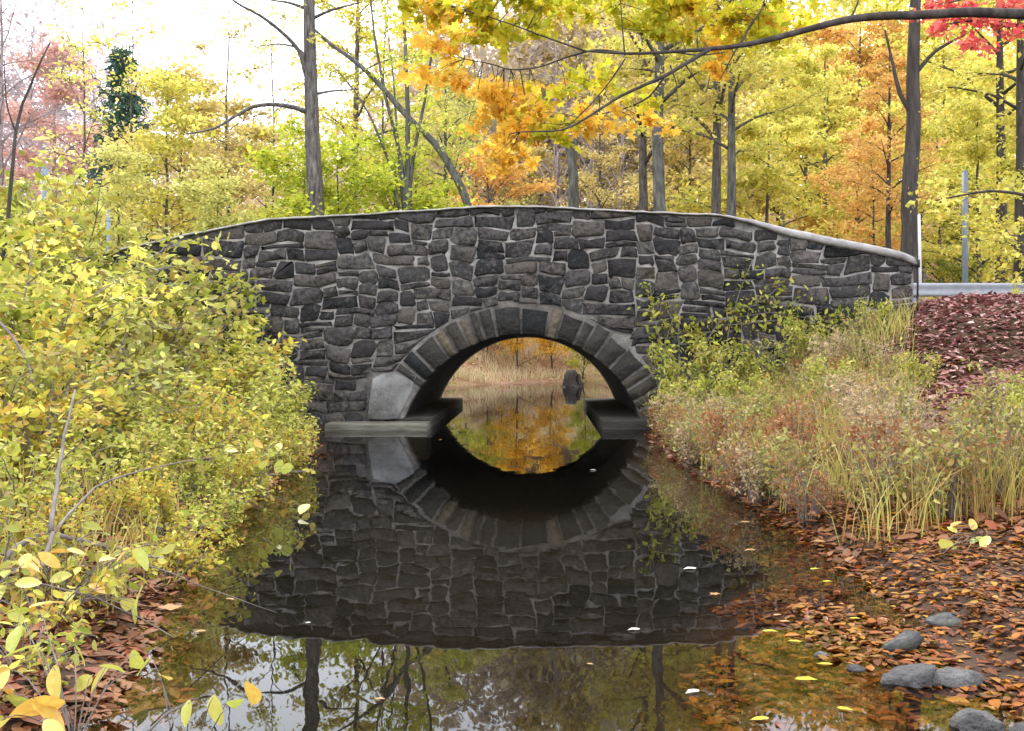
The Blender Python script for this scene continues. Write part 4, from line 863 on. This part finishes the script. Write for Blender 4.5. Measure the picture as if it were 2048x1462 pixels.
for px, py, s, v in ((1490, 1046, 24, 0), (1500, 1102, 26, 0), (1570, 1245, 26, 0), (1555, 1232, 22, 0), (880, 880, 10, 0), (400, 1265, 26, 0), (460, 1200, 22, 0), (300, 1190, 30, 1), (1180, 1330, 16, 0), (760, 1400, 22, 0)):
    floater(px, py, s, 'leaf_tan', 'small tan leaf floating on the still water', 'tan floating leaves', v)

def rock(label, px, py, wpx, hpx, seed, mat='rock', tilt=0, depth=.8, group=None):
    rng = np.random.RandomState(seed); Y = F * CAMZ / (py - VY); x = PX(px, Y); a_ = wpx / F * Y / 2; hh = hpx / F * Y * .5
    nu, nv_ = 14, 8; V = [(0, 0, -1.)]
    for i in range(1, nv_):
        th = math.pi * i / nv_ - math.pi / 2
        for j in range(nu):
            ph = 2 * math.pi * j / nu; V.append((math.cos(th) * math.cos(ph), math.cos(th) * math.sin(ph), math.sin(th)))
    V.append((0, 0, 1.)); V = np.array(V)
    V = np.sign(V) * np.abs(V) ** .8
    for _ in range(12):
        dn = rng.normal(0, 1, 3); dn /= np.linalg.norm(dn); dd = V @ dn; lim = rng.uniform(.5, .8); V = V - np.outer(np.maximum(dd - lim, 0), dn) * .9
    V *= (1 + .16 * np.sin(V[:, :1] * 4 + seed) * np.cos(V[:, 1:2] * 5 + seed * 2)); V += rng.normal(0, .035, V.shape); V *= (a_ * 1.15, a_ * depth, hh * 1.1); V[:, 2] += V[:, 0] * .12 * math.sin(seed * 2.3)
    f3 = [(0, 1 + (j + 1) % nu, 1 + j) for j in range(nu)] + [(len(V) - 1, len(V) - 1 - nu + j, len(V) - 1 - nu + (j + 1) % nu) for j in range(nu)]
    f4 = [(1 + i * nu + j, 1 + i * nu + (j + 1) % nu, 1 + (i + 1) * nu + (j + 1) % nu, 1 + (i + 1) * nu + j) for i in range(nv_ - 2) for j in range(nu)]
    o = obj('rock', mk_mesh('rock', V, [np.array(f3), np.array(f4)], [M[mat]]), None, (x, Y, max(gz(x, Y), -.03) + hh * .35)); o.rotation_euler = (0, tilt, rng.uniform(-.3, .3))
    tag(o, label, 'rock', group)
rock('tilted flat grey slab, largest of the rocks on the leafy margin', 1822, 1362, 125, 62, 1, tilt=-.3)
rock('pale flat grey rock leaning against the tilted slab', 1908, 1366, 112, 50, 2, tilt=.05)
rock('dark wet narrow rock just behind the tilted slab', 1800, 1298, 105, 40, 3, 'rock_dark', -.15, .5)
rock('dark mossy narrow rock farthest out among the leaves', 1898, 1254, 90, 26, 4, 'rock_dark', 0, .6)
rock('rounded pale grey boulder in the leaves below the slab', 1962, 1455, 100, 75, 5, tilt=.1)
rock('smaller grey rock touching the rounded boulder', 2045, 1468, 80, 50, 6)
rock('small blue-grey stone in the leaves beside the slab', 1716, 1338, 46, 24, 7)
rock('small pale stone in the shallow water among leaves', 1643, 1310, 30, 18, 8)

# broad-leaved plants on the near left bank, every big leaf a part
def broadleaf_mesh(seed, ob=.62):
    rng = np.random.RandomState(seed); nu, nv_ = 7, 4; V = []; F4 = []
    for i in range(nu):
        u = i / (nu - 1); wv = ob * .5 * math.sin(math.pi * min(1, u * .97 + .02)) ** .62 * (1 - .15 * u)
        for j in range(-2, 3):
            v = j / 2; V.append((u, v * wv, .1 * v * v * wv * 2 - .12 * u * u + rng.normal(0, .008)))
    I = np.arange(nu * 5).reshape(nu, 5)
    return mk_mesh('leaf', V, [np.stack([I[:-1, :-1], I[1:, :-1], I[1:, 1:], I[:-1, 1:]], -1).reshape(-1, 4)], [M['broad']], True)
BL = [broadleaf_mesh(1), broadleaf_mesh(2, .75), broadleaf_mesh(3, .5)]
def broad_leafmat():
    m, n, l, o = newmat('broad_leaf'); oi = n.new('ShaderNodeObjectInfo'); tc = n.new('ShaderNodeTexCoord'); t = n.new('ShaderNodeTexNoise'); t.inputs['Scale'].default_value = 5; t.inputs['Detail'].default_value = 4
    l(tc.outputs['Object'], t.inputs['Vector']); mm = n.new('ShaderNodeMix'); mm.data_type = 'FLOAT'; mm.inputs[0].default_value = .55; l(t.outputs['Fac'], mm.inputs[2]); l(oi.outputs['Random'], mm.inputs[3])
    r = ramp(n, [(.1, (.32, .38, .07)), (.35, (.46, .48, .1)), (.55, (.58, .52, .14)), (.72, (.6, .38, .07)), (.9, (.4, .2, .06))]); l(mm.outputs[0], r.inputs['Fac'])
    p = n.new('ShaderNodeBsdfPrincipled'); p.inputs['Roughness'].default_value = .45; tr = n.new('ShaderNodeBsdfTranslucent'); ms = n.new('ShaderNodeMixShader'); ms.inputs[0].default_value = .35
    l(r.outputs['Color'], p.inputs['Base Color']); l(r.outputs['Color'], tr.inputs['Color']); l(p.outputs[0], ms.inputs[1]); l(tr.outputs[0], ms.inputs[2]); l(ms.outputs[0], o.inputs['Surface']); return m
M['broadleaf'] = broad_leafmat()
def broad_plant(label, bx0, by0, lv, seed):
    rng = np.random.RandomState(seed); b = np.array([bx0, by0, gz(bx0, by0)]); t_ = thing('broadleaf_plant', label, 'plant', tuple(b)); wd = MB()
    for px, py, lpx, Y in lv:
        p = P(px, py, Y); s = lpx / F * Y
        c = curve((0, 0, -.03), p - b, 7, (0, 0, .06), rng, .02); wd.tube(c, np.linspace(.0035, .0015, 7), 5)
        o = obj('leaf', BL[rng.randint(3)], t_, tuple(p - b), M['broadleaf']); o.scale = (s,) * 3
        o.rotation_euler = (rng.normal(.3, .55), rng.normal(.3, .5), rng.uniform(-3.1, 3.1))
    obj('stems', wd.mesh('stems', [M['twig']]), t_)
rb = np.random.RandomState(9)
broad_plant('broad-leaved plant with large round yellow-green leaves at the water edge', -1.62, 3.45,
    [(130, 1405, 100, 3.3), (60, 1400, 95, 3.25), (10, 1440, 90, 3.2), (20, 1390, 80, 3.4), (110, 1330, 70, 3.5), (180, 1350, 60, 3.6), (220, 1330, 60, 3.6), (280, 1310, 60, 3.7), (80, 1290, 66, 3.6), (10, 1330, 70, 3.5), (40, 1250, 62, 3.7), (60, 1215, 70, 3.8), (150, 1290, 50, 3.7), (90, 1440, 70, 3.15), (250, 1345, 50, 3.5)], 1)
broad_plant('low plant with a few green leaves hanging over the sky reflection', -1.3, 3.65,
    [(430, 1390, 70, 3.55), (500, 1365, 66, 3.6), (470, 1400, 60, 3.5), (300, 1320, 50, 3.7), (380, 1400, 50, 3.5), (320, 1350, 46, 3.6)], 2)
broad_plant('spreading plant with yellow leaves on the bank above the fallen branch', -2.35, 4.9,
    [(rb.uniform(0, 290), rb.uniform(1090, 1250), rb.uniform(34, 56), rb.uniform(4.4, 5.0)) for _ in range(34)], 3)
broad_plant('leafy plant with pointed yellow leaves leaning over dark water', -2.9, 9.0,
    [(rb.uniform(330, 630), rb.uniform(880, 1030), rb.uniform(20, 36), rb.uniform(8.2, 9.4)) for _ in range(60)], 4)
broad_plant('green-leaved plant on the leafy margin below the dry grass', 2.75, 6.2,
    [(rb.uniform(1840, 1980), rb.uniform(1050, 1130), rb.uniform(26, 42), rb.uniform(5.9, 6.3)) for _ in range(16)], 5)

def stick(label, lines, Y, seed, mat='twig'):
    rng = np.random.RandomState(seed); wd = MB(); p0 = None
    for pl, w0, w1, dy in lines:
        k = len(pl); t1 = np.linspace(0, k - 1, (k - 1) * 3 + 1); pts = np.array([P(a_, b_, Y + dy * i / (k - 1)) for i, (a_, b_) in enumerate(pl)])
        pts = np.stack([np.interp(t1, np.arange(k), pts[:, j]) for j in range(3)], 1); pts[1:-1] = (pts[:-2] + 2 * pts[1:-1] + pts[2:]) / 4; pts += rng.normal(0, .003, pts.shape)
        p0 = pts[0] if p0 is None else p0; wd.tube(pts, np.linspace(w0, w1, len(pts)) / F * Y / 2, 6)
    me = wd.mesh('fallen_branch', [M[mat]], True); me.transform(__import__('mathutils').Matrix.Translation(-Vector(p0)))
    tag(obj('fallen_branch', me, None, tuple(p0)), label, 'branch')
stick('forked grey fallen branch lying across the near bank', [([(-40, 1260), (5, 1120), (50, 1080), (100, 1064), (170, 1084), (240, 1100), (330, 1118)], 15, 7, .5), ([(100, 1064), (112, 980), (130, 870), (150, 780)], 11, 4, .6), ([(105, 1066), (85, 1130), (65, 1200), (58, 1260)], 10, 8, -.4), ([(110, 1066), (150, 1010), (210, 960), (330, 930), (420, 915)], 7, 2, 1)], 5.0, 1)
stick('thin pale grass-like twig hanging out over the water', [([(60, 1160), (180, 1190), (330, 1260), (430, 1330)], 4, 1.5, .2), ([(300, 1130), (420, 1180), (560, 1228)], 3, 1.2, .6)], 4.6, 2)
stick('pair of bare pale twigs crossing in front of the thicket', [([(-20, 620), (40, 690), (75, 780), (90, 880)], 6, 5, -.3), ([(90, 880), (130, 790), (165, 715)], 5, 2, .3)], 8.5, 3)
stick('slender dark bare sapling leaning at the edge of the thicket', [([(-40, 640), (5, 520), (15, 450), (30, 260), (55, 180), (100, 85)], 12, 3, .3), ([(30, 260), (10, 200), (8, 110)], 4, 2, .2)], 13, 4, 'bark_dark')
stick('dark bare twig in the water at the lower bank', [([(290, 1475), (340, 1420), (400, 1395)], 6, 2, .1)], 3.55, 5)

# roadside furniture
def post(name, label, px, Y, ptop, wpx, mat, lean=0, cat='post'):
    x = PX(px, Y); z0 = gz(x, Y); z1 = P(px, ptop, Y)[2]; r = wpx / F * Y / 2; m = MB()
    m.tube([(0, 0, -.2), (lean * .5, 0, (z1 - z0) * .5), (lean, 0, z1 - z0)], r, 10); m.tube([(lean, 0, z1 - z0), (lean, 0, z1 - z0 + r * .8)], [r * .96, r * .5], 10)
    tag(obj(name, m.mesh(name, [M[mat]], False), None, (x, Y, z0)), label, cat)
post('marker_post', 'thin white post beside the end of the wall', 1842, 24.5, 430, 6, 'white', -.05)
post('roadside_pole', 'pale blue-grey pole standing across the road', 1930, 31, 345, 12, 'pole')
post('roadside_pole', 'pale blue-grey pole beyond the thicket on the bank', 90, 28, 338, 13, 'pole')
post('marker_post', 'short white post behind the low end of the wall', 217, 24.5, 422, 7, 'pole')
gr = thing('guard_rail', 'grey steel guard rail along the far side of the road', 'guard rail', (PX(1800, 23.6), 23.6, 2.2))
m = MB(); prof = [(-.02, -.16), (-.06, -.11), (-.02, -.05), (-.02, .05), (-.06, .11), (-.02, .16), (.0, .16), (-.03, .11), (.01, .05), (.01, -.05), (-.03, -.11), (0, -.16)]
L_ = 6.2; k = len(prof); V = [(x, p, z + .53) for x in (0, L_) for p, z in prof]; m.add(V, [[(i, (i + 1) % k, k + (i + 1) % k, k + i) for i in range(k)]])
obj('rail_beam', m.mesh('rail_beam', [M['rail']]), gr)
for i in range(4):
    m = MB(); m.box(.3 + i * 1.8, .4 + i * 1.8, .02, .12, -.4, .66); obj('rail_post', m.mesh('rail_post', [M['rail']]), gr)
# dark stump on the far bank framed by the arch
rs = np.random.RandomState(4); sx_, sy_ = PX(1142, 34), 34.0
m = MB(); a_ = np.linspace(0, 6.283, 13)[:-1]
m.tube([(0, 0, -.4), (.0, 0, .1), (-.05, 0, .55), (.03, 0, .95), (.0, 0, 1.15)], [.5, .36, .27, .25, .18], 11)  # bole
for k in range(5): m.tube([(0, 0, .25), (math.cos(k * 1.3) * .4, math.sin(k * 1.3) * .4, .05), (math.cos(k * 1.3) * .75, math.sin(k * 1.3) * .75, -.4)], [.14, .1, .04], 6)
for k in range(9): m.tube([(0, 0, .75 + .04 * k), (math.cos(k * 2.1) * .28, math.sin(k * 2.1) * .25, .55 + .05 * k), (math.cos(k * 2.1) * .4, math.sin(k * 2.1) * .36, .05), (math.cos(k * 2.1) * .6, math.sin(k * 2.1) * .5, -.4)], [.08, .07, .06, .03], 5)
me = m.mesh('tree_stump', [M['bark_dark']]); cox = np.zeros(len(me.vertices) * 3, np.float32); me.vertices.foreach_get('co', cox); cox += rs.normal(0, .02, cox.shape); me.vertices.foreach_set('co', cox.astype(np.float32)); me.update()
st_ = obj('tree_stump', me, None, (sx_, sy_, -.05)); st_.scale = (.85, .85, .55)
tag(st_, 'dark gnarled stump on the waterside seen through the arch', 'stump')
